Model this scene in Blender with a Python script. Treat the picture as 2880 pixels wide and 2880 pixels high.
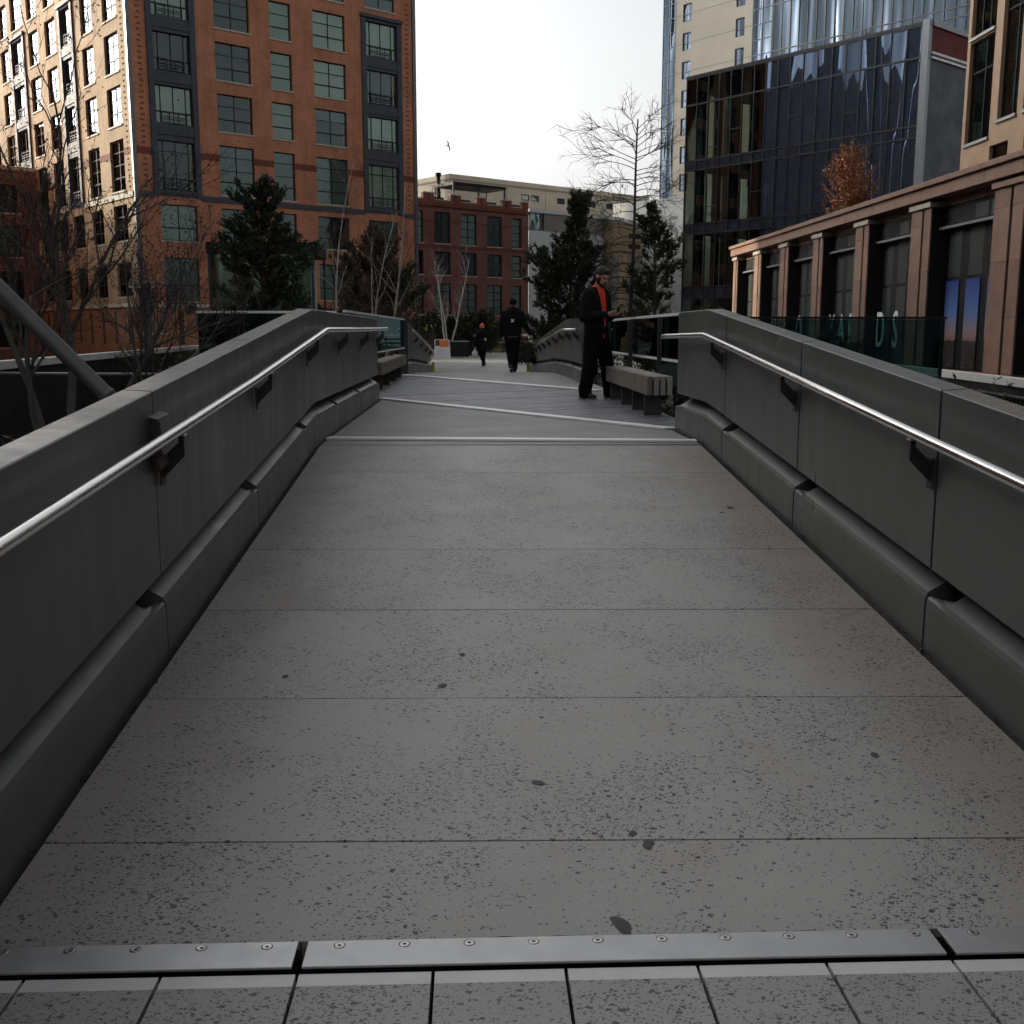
import bpy, bmesh, math, random
from mathutils import Vector, Matrix, noise as mnoise

R = math.radians
random.seed(7)
scene = bpy.context.scene
for _o in list(bpy.data.objects):
    bpy.data.objects.remove(_o, do_unlink=True)
COL = scene.collection

# ------------------------------------------------------------------ camera
EYE = 1.45
cam_d = bpy.data.cameras.new('camera')
cam_d.sensor_width = 36.0
cam_d.sensor_height = 36.0
cam_d.sensor_fit = 'HORIZONTAL'
cam_d.lens = 37.5
cam_d.clip_start = 0.05
cam_d.clip_end = 3000
cam = bpy.data.objects.new('camera', cam_d)
COL.objects.link(cam)
cam.location = (0, 0, EYE)
cam.rotation_euler = (R(90 - 9.55), 0, R(-2.1))
scene.camera = cam

# ------------------------------------------------------------------ sky, sun, exposure
SUN_EL = R(17.0)
SUN_DIR = Vector((-1.0, 0.60, 0)).normalized() * math.cos(SUN_EL) + Vector((0, 0, math.sin(SUN_EL)))
world = bpy.data.worlds.new('World')
scene.world = world
world.use_nodes = True
wn, wl = world.node_tree.nodes, world.node_tree.links
wn.clear()
w_out = wn.new('ShaderNodeOutputWorld')
w_bg = wn.new('ShaderNodeBackground')
w_sky = wn.new('ShaderNodeTexSky')
w_sky.sky_type = 'NISHITA'
w_sky.sun_disc = False
w_sky.sun_elevation = SUN_EL
w_sky.sun_rotation = math.atan2(SUN_DIR.x, SUN_DIR.y)
w_sky.altitude = 10
w_sky.air_density = 1.0
w_sky.dust_density = 6.0
w_sky.ozone_density = 1.0
# thin even cloud: the whole sky is washed towards white by the same amount
w_bw = wn.new('ShaderNodeRGBToBW')
w_mix = wn.new('ShaderNodeMixRGB')
w_mix.inputs[0].default_value = 0.9
wl.new(w_sky.outputs[0], w_bw.inputs[0])
wl.new(w_sky.outputs[0], w_mix.inputs[1])
wl.new(w_bw.outputs[0], w_mix.inputs[2])
wl.new(w_mix.outputs[0], w_bg.inputs[0])
w_bg.inputs[1].default_value = 0.15
wl.new(w_bg.outputs[0], w_out.inputs[0])

sun_d = bpy.data.lights.new('sun', 'SUN')
sun_d.energy = 2.0
sun_d.angle = R(0.6)
sun_d.color = (1.0, 0.86, 0.64)
sun = bpy.data.objects.new('sun', sun_d)
COL.objects.link(sun)
sun.rotation_euler = SUN_DIR.to_track_quat('Z', 'Y').to_euler()
sun.location = (-40, 0, 60)

vs = scene.view_settings
vs.view_transform = 'Standard'
vs.look = 'None'
vs.gamma = 1.0
vs.use_curve_mapping = False
vs.exposure = 1.3
try:
    scene.cycles.use_denoising = True
    scene.cycles.max_bounces = 6
    scene.cycles.diffuse_bounces = 2
    scene.cycles.glossy_bounces = 3
    scene.cycles.transmission_bounces = 3
    scene.cycles.transparent_max_bounces = 12
    scene.cycles.use_adaptive_sampling = True
    scene.cycles.adaptive_threshold = 0.03
    scene.cycles.caustics_reflective = False
    scene.cycles.caustics_refractive = False
    scene.cycles.sample_clamp_indirect = 6.0
except Exception:
    pass

# ------------------------------------------------------------------ material helpers
MATS = {}


class NT:
    def __init__(self, name):
        self.m = bpy.data.materials.new(name)
        self.m.use_nodes = True
        self.n = self.m.node_tree.nodes
        self.l = self.m.node_tree.links
        self.n.clear()
        self.out = self.n.new('ShaderNodeOutputMaterial')
        MATS[name] = self.m

    def new(self, t, **kw):
        nd = self.n.new(t)
        for k, v in kw.items():
            setattr(nd, k, v)
        return nd

    def link(self, a, b):
        self.l.new(a, b)

    def coord(self, kind='Object', scale=(1, 1, 1), rot=(0, 0, 0)):
        if kind == 'World':
            c = self.new('ShaderNodeNewGeometry').outputs['Position']
        else:
            c = self.new('ShaderNodeTexCoord').outputs[kind]
        mp = self.new('ShaderNodeMapping')
        mp.inputs['Scale'].default_value = scale
        mp.inputs['Rotation'].default_value = rot
        self.link(c, mp.inputs[0])
        return mp.outputs[0]

    def noise(self, vec, scale, detail=4, rough=0.55, dim='3D'):
        nd = self.new('ShaderNodeTexNoise', noise_dimensions=dim)
        nd.inputs['Scale'].default_value = scale
        nd.inputs['Detail'].default_value = detail
        nd.inputs['Roughness'].default_value = rough
        if vec is not None:
            self.link(vec, nd.inputs['Vector'])
        return nd.outputs['Fac']

    def ramp(self, fac, stops):
        nd = self.new('ShaderNodeValToRGB')
        cr = nd.color_ramp
        while len(cr.elements) < len(stops):
            cr.elements.new(0.5)
        for e, (p, c) in zip(cr.elements, stops):
            e.position = p
            e.color = c if len(c) == 4 else (*c, 1)
        self.link(fac, nd.inputs[0])
        return nd.outputs[0]

    def math(self, op, a, b=None):
        nd = self.new('ShaderNodeMath', operation=op)
        for i, x in enumerate((a, b)):
            if x is None:
                continue
            if isinstance(x, (int, float)):
                nd.inputs[i].default_value = x
            else:
                self.link(x, nd.inputs[i])
        return nd.outputs[0]

    def mix(self, fac, a, b, mode='MIX'):
        nd = self.new('ShaderNodeMixRGB', blend_type=mode)
        for i, x in enumerate((fac, a, b)):
            if isinstance(x, (int, float)):
                nd.inputs[i].default_value = x
            elif isinstance(x, tuple):
                nd.inputs[i].default_value = x if len(x) == 4 else (*x, 1)
            else:
                self.link(x, nd.inputs[i])
        return nd.outputs[0]

    def bump(self, h, strength, dist=0.01):
        nd = self.new('ShaderNodeBump')
        nd.inputs['Strength'].default_value = strength
        nd.inputs['Distance'].default_value = dist
        self.link(h, nd.inputs['Height'])
        return nd.outputs[0]

    def bsdf(self, color, rough=0.6, metal=0.0, spec=0.5, normal=None):
        b = self.new('ShaderNodeBsdfPrincipled')
        for key, x in (('Base Color', color), ('Roughness', rough), ('Metallic', metal), ('Specular IOR Level', spec)):
            if isinstance(x, tuple):
                b.inputs[key].default_value = x if len(x) == 4 else (*x, 1)
            elif isinstance(x, (int, float)):
                b.inputs[key].default_value = x
            else:
                self.link(x, b.inputs[key])
        if normal is not None:
            self.link(normal, b.inputs['Normal'])
        self.link(b.outputs[0], self.out.inputs[0])
        return b


def plain(name, col, rough=0.6, metal=0.0, spec=0.5, var=0.18, nscale=3.0, bump=0.0, bscale=40, coord='Object'):
    t = NT(name)
    v = t.coord(coord)
    f = t.noise(v, nscale, 5)
    lo = tuple(c * (1 - var) for c in col)
    hi = tuple(min(1, c * (1 + var)) for c in col)
    c = t.ramp(f, [(0.3, lo), (0.7, hi)])
    r = t.ramp(t.noise(v, nscale * 2.3), [(0.3, (rough * 0.85,) * 3), (0.7, (min(1, rough * 1.15),) * 3)])
    nrm = t.bump(t.noise(v, bscale, 3), bump, 0.01) if bump else None
    t.bsdf(c, r, metal, spec, nrm)
    return t.m


def brick(name, c1, c2, mortar, dirt=0.25):
    t = NT(name)
    c = t.new('ShaderNodeTexCoord').outputs['Object']
    sp = t.new('ShaderNodeSeparateXYZ')
    t.link(c, sp.inputs[0])
    u = t.math('ADD', sp.outputs[0], sp.outputs[1])
    cb = t.new('ShaderNodeCombineXYZ')
    t.link(u, cb.inputs[0])
    t.link(sp.outputs[2], cb.inputs[1])
    b = t.new('ShaderNodeTexBrick')
    t.link(cb.outputs[0], b.inputs['Vector'])
    b.inputs['Color1'].default_value = (*c1, 1)
    b.inputs['Color2'].default_value = (*c2, 1)
    b.inputs['Mortar'].default_value = (*mortar, 1)
    b.inputs['Scale'].default_value = 1.0
    b.inputs['Mortar Size'].default_value = 0.008
    b.inputs['Brick Width'].default_value = 0.22
    b.inputs['Row Height'].default_value = 0.078
    f = t.noise(cb.outputs[0], 0.55, 6, 0.6)
    dirty = t.ramp(f, [(0.32, (1 - dirt,) * 3), (0.62, (1.08,) * 3)])
    f2 = t.noise(t.coord('Object', (3, 3, 0.35)), 1.0, 4)
    streak = t.ramp(f2, [(0.35, (0.86,) * 3), (0.6, (1.04,) * 3)])
    col = t.mix(1.0, b.outputs['Color'], dirty, 'MULTIPLY')
    col = t.mix(1.0, col, streak, 'MULTIPLY')
    t.bsdf(col, 0.85, 0, 0.25, t.bump(b.outputs['Fac'], -0.5, 0.01))
    return t.m


def glass(name, tint, gloss=(0.9, 0.95, 1.0), boost=0.06, wave=0.0, wscale=(1, 1, 1), rough=0.02, wdist=0.05, light_tint=None):
    t = NT(name)
    nrm = None
    if wave:
        oi = t.new('ShaderNodeObjectInfo').outputs['Random']
        nz = t.new('ShaderNodeTexNoise', noise_dimensions='4D')
        t.link(t.coord('World', wscale), nz.inputs['Vector'])
        nz.inputs['Scale'].default_value = 1.0
        nz.inputs['Detail'].default_value = 1.5
        nrm = t.bump(nz.outputs['Fac'], wave, wdist)
    fr = t.new('ShaderNodeFresnel')
    fr.inputs['IOR'].default_value = 1.5
    fac = t.math('MINIMUM', t.math('ADD', fr.outputs[0], boost), 1.0)
    tr = t.new('ShaderNodeBsdfTransparent')
    tr.inputs[0].default_value = (*tint, 1)
    gl = t.new('ShaderNodeBsdfGlossy')
    gl.inputs['Color'].default_value = (*gloss, 1)
    gl.inputs['Roughness'].default_value = rough
    if nrm is not None:
        t.link(nrm, gl.inputs['Normal'])
        t.link(nrm, fr.inputs['Normal'])
    mx = t.new('ShaderNodeMixShader')
    t.link(fac, mx.inputs[0])
    t.link(tr.outputs[0], mx.inputs[1])
    t.link(gl.outputs[0], mx.inputs[2])
    if light_tint:     # diffuse blue standing in for reflected and interior light
        df = t.new('ShaderNodeBsdfDiffuse')
        df.inputs[0].default_value = (*light_tint, 1)
        m2 = t.new('ShaderNodeMixShader')
        m2.inputs[0].default_value = 0.45
        t.link(mx.outputs[0], m2.inputs[1])
        t.link(df.outputs[0], m2.inputs[2])
        mx = m2
    t.link(mx.outputs[0], t.out.inputs[0])
    return t.m


def terrazzo(name, base, chipcol, density, big, floor_=0.12, edge=False):
    """pale ground concrete with dark angular stone chips lying in loose drifts"""
    t = NT(name)
    v = t.coord('World')
    oi = t.new('ShaderNodeObjectInfo').outputs['Random']
    off = t.new('ShaderNodeVectorMath', operation='ADD')
    cmb = t.new('ShaderNodeCombineXYZ')
    t.link(t.math('MULTIPLY', oi, 37.0), cmb.inputs[0])
    t.link(v, off.inputs[0])
    t.link(cmb.outputs[0], off.inputs[1])
    v = off.outputs[0]
    # warp so chips are ragged
    wz = t.new('ShaderNodeTexNoise', noise_dimensions='2D')
    wz.inputs['Scale'].default_value = 70
    wz.inputs['Detail'].default_value = 1
    t.link(v, wz.inputs['Vector'])
    wa = t.new('ShaderNodeVectorMath', operation='MULTIPLY_ADD')
    t.link(wz.outputs['Color'], wa.inputs[0])
    wa.inputs[1].default_value = (0.012, 0.012, 0.012)
    t.link(v, wa.inputs[2])
    drift = t.ramp(t.noise(v, 2.1, 3, 0.6, '2D'), [(0.40, (0.0,) * 3), (0.62, (1.0,) * 3)])
    masks = []
    for sc, dens, rad in ((105 / big, density, 0.46), (58 / big, density * 0.5, 0.38), (30 / big, density * 0.07, 0.26)):
        vo = t.new('ShaderNodeTexVoronoi', feature='F1', distance='MANHATTAN', voronoi_dimensions='2D')
        vo.inputs['Scale'].default_value = sc
        vo.inputs['Randomness'].default_value = 1.0
        rot = t.new('ShaderNodeMapping')
        rot.inputs['Scale'].default_value = ((1.0, 1.7, 1.0), (0.8, 1.35, 1.0), (1.3, 1.0, 1.0))[len(masks)]
        rot.inputs['Rotation'].default_value = (0, 0, (0.25, -0.5, 0.9)[len(masks)])
        t.link(wa.outputs[0], rot.inputs[0])
        t.link(rot.outputs[0], vo.inputs['Vector'])
        sp = t.new('ShaderNodeSeparateColor')
        t.link(vo.outputs['Color'], sp.inputs[0])
        # chip present where this cell's random number is below density * drift
        thr = t.math('MULTIPLY', t.math('ADD', t.math('MULTIPLY', drift, 1 - floor_), floor_), dens)
        pres = t.math('LESS_THAN', sp.outputs[0], thr)
        r2 = t.math('MULTIPLY', t.math('ADD', t.math('MULTIPLY', sp.outputs[1], 0.7), 0.45), rad)
        inside = t.math('LESS_THAN', vo.outputs['Distance'], r2)
        masks.append(t.math('MULTIPLY', pres, inside))
        if len(masks) == 2:
            shade = sp.outputs[2]
    m = t.math('MAXIMUM', t.math('MAXIMUM', masks[0], masks[1]), masks[2])
    big_f = t.noise(v, 1.3, 5, 0.62, '2D')
    fine = t.noise(v, 220, 1, .5, '2D')
    b0 = t.ramp(big_f, [(0.3, tuple(c * 0.8 for c in base)), (0.5, base), (0.72, tuple(c * 1.13 for c in base))])
    b1 = t.mix(0.5, b0, t.ramp(fine, [(0.3, tuple(c * 0.82 for c in base)), (0.7, tuple(c * 1.15 for c in base))]))
    # warm rust-brown bloom, faint
    bloom = t.ramp(t.noise(v, 2.7, 2, .5, '2D'), [(0.55, (0,) * 3), (0.75, (1,) * 3)])
    b2 = t.mix(t.math('MULTIPLY', bloom, 0.22), b1, (base[0] * 0.92, base[1] * 0.80, base[2] * 0.72))
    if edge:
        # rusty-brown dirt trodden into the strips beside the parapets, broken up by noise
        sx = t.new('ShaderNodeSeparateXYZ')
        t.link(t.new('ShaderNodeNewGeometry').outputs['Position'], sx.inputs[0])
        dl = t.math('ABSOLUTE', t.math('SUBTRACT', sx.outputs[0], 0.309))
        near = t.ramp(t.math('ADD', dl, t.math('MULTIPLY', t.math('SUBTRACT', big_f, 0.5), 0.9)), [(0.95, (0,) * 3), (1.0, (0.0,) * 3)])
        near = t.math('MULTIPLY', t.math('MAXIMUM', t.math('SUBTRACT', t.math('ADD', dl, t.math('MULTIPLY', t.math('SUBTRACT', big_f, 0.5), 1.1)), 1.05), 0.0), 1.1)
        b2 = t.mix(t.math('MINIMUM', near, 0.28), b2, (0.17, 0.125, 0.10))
    cc = t.mix(shade, tuple(c * 0.55 for c in chipcol), tuple(c * 1.9 for c in chipcol))
    col = t.mix(t.math('MULTIPLY', m, 0.9), b2, cc)
    rough = t.ramp(big_f, [(0.3, (0.42,) * 3), (0.7, (0.62,) * 3)])
    h = t.math('SUBTRACT', t.math('MULTIPLY', fine, 0.3), t.math('MULTIPLY', m, 0.25))
    t.bsdf(col, rough, 0, 0.4, t.bump(h, 0.25, 0.002))
    return t.m


terrazzo('slab_concrete', (0.312, 0.303, 0.285), (0.032, 0.032, 0.034), 0.48, 1.15, 0.13, True)
terrazzo('paver_concrete', (0.285, 0.278, 0.267), (0.055, 0.055, 0.058), 0.58, 1.15, 0.55)
plain('plain_concrete', (0.235, 0.235, 0.23), 0.6, var=0.1, nscale=1.2, bump=0.1, bscale=120, coord='World')
plain('deck_plank', (0.125, 0.132, 0.148), 0.5, var=0.14, nscale=2.0, bump=0.08, bscale=90, coord='World')
plain('dark_void', (0.02, 0.02, 0.02), 0.9)
plain('polished_strip', (0.50, 0.50, 0.49), 0.35, var=0.08, nscale=8)
plain('alu_plate', (0.43, 0.435, 0.44), 0.45, 0.85, var=0.07, nscale=6, bump=0.05, bscale=200)
plain('bright_strip', (0.86, 0.86, 0.85), 0.35, 0.0, var=0.06, nscale=5)  # sky reflection of the metal strips put into a diffuse white
plain('screw_head', (0.45, 0.45, 0.45), 0.3, 1.0, var=0.1)


def weathered_paint(name, col):
    """grey paint with run-off streaks, scuffs and dust"""
    t = NT(name)
    v = t.coord('World')
    st = t.noise(t.coord('World', (9, 9, 0.5)), 1.0, 4, 0.6)
    bl = t.noise(v, 1.4, 5, 0.6)
    sc = t.noise(t.coord('World', (2, 3, 26)), 1.0, 3, 0.7)
    c = t.ramp(bl, [(0.3, tuple(x * 0.86 for x in col)), (0.7, tuple(x * 1.12 for x in col))])
    c = t.mix(1.0, c, t.ramp(st, [(0.30, (0.95,) * 3), (0.5, (1.0,) * 3), (0.72, (1.05, 1.045, 1.04))]), 'MULTIPLY')
    c = t.mix(t.math('MULTIPLY', t.ramp(sc, [(0.66, (0,) * 3), (0.74, (1,) * 3)]), 0.25), c, tuple(x * 2.0 for x in col))
    r = t.ramp(t.mix(0.5, st, bl), [(0.35, (0.27,) * 3), (0.62, (0.48,) * 3)])
    t.bsdf(c, r, 0, 0.5, t.bump(t.noise(v, 5, 2), 0.06, 0.02))


weathered_paint('panel_paint', (0.084, 0.088, 0.084))
plain('steel_rail', (0.70, 0.70, 0.69), 0.22, 1.0, var=0.06, nscale=9, bump=0.03, bscale=150)
plain('bracket_dark', (0.022, 0.021, 0.02), 0.55, 0.2, var=0.2)
plain('rusty_metal', (0.085, 0.052, 0.036), 0.75, 0.3, var=0.5, nscale=30)
plain('galvanised', (0.26, 0.28, 0.27), 0.5, 0.6, var=0.2, nscale=20)
plain('gum', (0.055, 0.055, 0.056), 0.75, var=0.25, nscale=60)
plain('grime', (0.03, 0.028, 0.026), 0.95, var=0.4, nscale=30)
plain('yellow_paint', (0.38, 0.40, 0.04), 0.6, var=0.3, nscale=12)
plain('bench_wood', (0.165, 0.135, 0.105), 0.6, var=0.3, nscale=5, bump=0.2, bscale=50)
plain('bench_slat_wood', (0.30, 0.28, 0.25), 0.55, var=0.25, nscale=5, bump=0.2, bscale=50)
plain('dark_steel', (0.045, 0.047, 0.05), 0.5, 0.4, var=0.2)
plain('black_steel', (0.012, 0.012, 0.013), 0.6, 0.0, 0.2, var=0.2)
plain('white_paint', (0.62, 0.62, 0.60), 0.5, var=0.12, nscale=2)
plain('soil', (0.035, 0.028, 0.02), 0.95, var=0.5, nscale=4, bump=0.6, bscale=12, coord='World')
plain('asphalt', (0.05, 0.05, 0.052), 0.85, var=0.25, nscale=0.6, bump=0.2, bscale=30, coord='World')
brick('brick_orange', (0.50, 0.195, 0.108), (0.42, 0.155, 0.083), (0.36, 0.22, 0.15))
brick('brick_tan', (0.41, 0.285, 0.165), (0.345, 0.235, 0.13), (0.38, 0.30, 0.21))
brick('brick_band', (0.20, 0.055, 0.03), (0.17, 0.05, 0.028), (0.15, 0.08, 0.055))
brick('brick_red', (0.235, 0.098, 0.080), (0.195, 0.08, 0.066), (0.18, 0.11, 0.095))
brick('brick_maroon', (0.17, 0.035, 0.028), (0.14, 0.03, 0.025), (0.12, 0.06, 0.05))
plain('stone_sill', (0.40, 0.37, 0.31), 0.75, var=0.12, nscale=4)
plain('bay_metal', (0.058, 0.064, 0.078), 0.65, 0.0, 0.2, var=0.15, nscale=2)
plain('window_metal', (0.024, 0.026, 0.027), 0.7, 0.0, 0.12, var=0.15)
plain('pane_green', (0.050, 0.062, 0.056), 0.35, 0.0, 0.3, var=0.2, nscale=1.2)
brick('brick_base', (0.35, 0.16, 0.08), (0.29, 0.13, 0.065), (0.25, 0.15, 0.10))
plain('prop_paint', (0.085, 0.09, 0.086), 0.4, 0.0, 0.5, var=0.15, nscale=4)
plain('corner_metal', (0.10, 0.105, 0.11), 0.4, 0.3, var=0.1)
plain('blind_pale', (0.84, 0.86, 0.77), 0.8, var=0.10, nscale=0.8)
plain('blind_green', (0.54, 0.60, 0.54), 0.8, var=0.12, nscale=0.8)
plain('blind_grey', (0.24, 0.275, 0.30), 0.8, var=0.12, nscale=0.8)
plain('room_dark', (0.03, 0.032, 0.033), 0.9, var=0.4, nscale=0.7)
glass('window_glass', (0.80, 0.86, 0.82), (0.50, 0.56, 0.59), boost=0.0, wave=0.25, wscale=(0.7, 0.7, 0.5))
glass('curtain_glass', (0.34, 0.40, 0.46), (0.36, 0.48, 0.68), boost=0.20, light_tint=(0.055, 0.080, 0.120), wave=1.0, wscale=(0.55, 0.55, 0.05), wdist=0.75)
glass('curtain_glass_clear', (0.48, 0.54, 0.48), (0.7, 0.8, 0.9), boost=0.02, wave=0.1, wscale=(0.4, 0.4, 0.2))
glass('tower_glass', (0.30, 0.36, 0.40), (0.33, 0.42, 0.53), boost=0.14, light_tint=(0.055, 0.075, 0.10), wave=1.0, wscale=(0.6, 0.6, 0.06), wdist=0.6)
glass('rail_glass', (0.30, 0.43, 0.43), (0.55, 0.82, 0.82), boost=0.02)
glass('kiosk_glass', (0.62, 0.76, 0.68), (0.85, 1.0, 0.92), boost=0.05)
glass('shop_glass', (0.34, 0.40, 0.37), boost=0.03)
plain('curtain_frame', (0.022, 0.023, 0.025), 0.45, 0.3, var=0.15)
plain('tower_panel', (0.46, 0.42, 0.34), 0.75, var=0.08, nscale=0.25, bump=0.05, bscale=4)
plain('podium_white', (0.52, 0.54, 0.52), 0.75, var=0.08, nscale=0.15)
plain('number_grey', (0.25, 0.26, 0.255), 0.8, var=0.1)
plain('grey_render', (0.36, 0.335, 0.29), 0.85, var=0.12, nscale=0.18)
plain('grey_band', (0.20, 0.185, 0.155), 0.85, var=0.12, nscale=0.3)
plain('white_render', (0.50, 0.52, 0.53), 0.85, var=0.1, nscale=0.3)
plain('tan_render', (0.30, 0.22, 0.13), 0.85, var=0.15, nscale=0.4)
plain('office_blue', (0.11, 0.14, 0.19), 0.8, var=0.35, nscale=0.5)
plain('side_panel', (0.034, 0.038, 0.050), 0.6, var=0.12, nscale=0.6)
plain('end_post', (0.20, 0.215, 0.235), 0.45, 0.3, var=0.08)
plain('brown_stone', (0.235, 0.135, 0.092), 0.6, var=0.16, nscale=2.5, bump=0.06, bscale=60)
plain('brown_stone_dark', (0.20, 0.115, 0.078), 0.6, var=0.16, nscale=2.5, bump=0.06, bscale=60)
plain('upper_stone', (0.32, 0.205, 0.12), 0.6, var=0.12, nscale=2.0)
plain('letter_pale', (0.62, 0.68, 0.66), 0.6, var=0.05)
plain('sign_yellow', (0.45, 0.48, 0.03), 0.6, var=0.08)
plain('sign_orange', (0.60, 0.16, 0.03), 0.6, var=0.15, nscale=6)
plain('paper_white', (0.62, 0.64, 0.70), 0.7, var=0.04)
plain('bark_dark', (0.055, 0.045, 0.036), 0.9, var=0.35, nscale=9, bump=0.5, bscale=30)
plain('bark_grey', (0.095, 0.088, 0.078), 0.9, var=0.3, nscale=9, bump=0.5, bscale=30)
plain('bark_birch', (0.42, 0.39, 0.35), 0.8, var=0.4, nscale=14, bump=0.3, bscale=25)
plain('twig_dark', (0.040, 0.032, 0.026), 0.9, var=0.3, nscale=5)
plain('twig_brown', (0.095, 0.062, 0.042), 0.9, var=0.3, nscale=5)
plain('bud_dark', (0.034, 0.022, 0.017), 0.8, var=0.4, nscale=9)
plain('skin', (0.42, 0.25, 0.19), 0.55, var=0.06, nscale=10)
plain('hair_brown', (0.022, 0.015, 0.011), 0.7, var=0.3, nscale=60, bump=0.4, bscale=150)
plain('cloth_black', (0.008, 0.009, 0.011), 0.9, 0, 0.12, var=0.3, nscale=6, bump=0.25, bscale=25)
plain('cloth_trouser', (0.006, 0.0065, 0.008), 0.95, 0, 0.08, var=0.3, nscale=6, bump=0.25, bscale=20)
plain('cloth_orange', (0.72, 0.055, 0.018), 0.8, var=0.1, nscale=8, bump=0.2, bscale=30)
plain('cloth_hat', (0.70, 0.10, 0.05), 0.85, var=0.1, nscale=20, bump=0.3, bscale=80)
plain('shoe_black', (0.012, 0.012, 0.013), 0.5, var=0.2)
plain('shoe_sole', (0.25, 0.25, 0.24), 0.6, var=0.2)
plain('phone_black', (0.010, 0.010, 0.012), 0.2, var=0.1)
plain('bag_white', (0.62, 0.62, 0.60), 0.5, var=0.1, nscale=12, bump=0.5, bscale=30)
plain('logo_white', (0.70, 0.70, 0.70), 0.6, var=0.03)
plain('bird_grey', (0.12, 0.12, 0.125), 0.8, var=0.3, nscale=10)


def foliage(name, c1, c2):
    t = NT(name)
    oi = t.new('ShaderNodeNewGeometry').outputs['Random Per Island']
    v = t.coord('World')
    f = t.noise(v, 2.2, 3)
    a = t.mix(f, c1, c2)
    c = t.mix(t.math('MULTIPLY', t.math('POWER', oi, 2.0), 0.9), a, tuple(x * 2.6 for x in c2))
    b = t.bsdf(c, 0.6, 0, 0.3)
    return t.m


foliage('needle_dark', (0.014, 0.022, 0.013), (0.034, 0.045, 0.026))
foliage('needle_brown', (0.030, 0.026, 0.018), (0.055, 0.040, 0.028))
foliage('leaf_rust', (0.13, 0.045, 0.018), (0.19, 0.075, 0.03))
foliage('ivy_dark', (0.018, 0.028, 0.014), (0.035, 0.045, 0.02))
foliage('grass_tuft', (0.10, 0.13, 0.03), (0.16, 0.17, 0.05))


def city_print(name):
    """window print: evening sky over a dim city"""
    t = NT(name)
    v = t.coord('World')
    sp = t.new('ShaderNodeSeparateXYZ')
    t.link(v, sp.inputs[0])
    h = t.math('DIVIDE', t.math('SUBTRACT', sp.outputs[2], 0.6), 2.1)
    sky = t.ramp(h, [(0.30, (0.24, 0.12, 0.10)), (0.42, (0.30, 0.22, 0.24)), (0.62, (0.10, 0.19, 0.42)), (1.0, (0.030, 0.05, 0.26))])
    vo = t.new('ShaderNodeTexVoronoi', feature='F1', distance='CHEBYCHEV')
    mp = t.new('ShaderNodeMapping')
    mp.inputs['Scale'].default_value = (1, 7, 11)
    t.link(v, mp.inputs[0])
    t.link(mp.outputs[0], vo.inputs['Vector'])
    vo.inputs['Scale'].default_value = 1.6
    city = t.mix(0.6, (0.025, 0.028, 0.04), t.mix(1.0, vo.outputs['Color'], (0.10, 0.075, 0.07), 'MULTIPLY'))
    lights = t.math('GREATER_THAN', t.noise(v, 16, 2), 0.66)
    low = t.ramp(h, [(0.08, (1,) * 3), (0.24, (0,) * 3)])
    city = t.mix(t.math('MULTIPLY', lights, low), city, (0.55, 0.25, 0.05))
    skyline = t.math('LESS_THAN', h, t.math('ADD', t.math('MULTIPLY', t.noise(t.coord('World', (0, 3.2, 0)), 1.0, 3), 0.16), 0.24))
    c = t.mix(skyline, sky, city)
    t.bsdf(c, 0.35)
    return t.m


city_print('city_print')

# ------------------------------------------------------------------ mesh helpers


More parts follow.
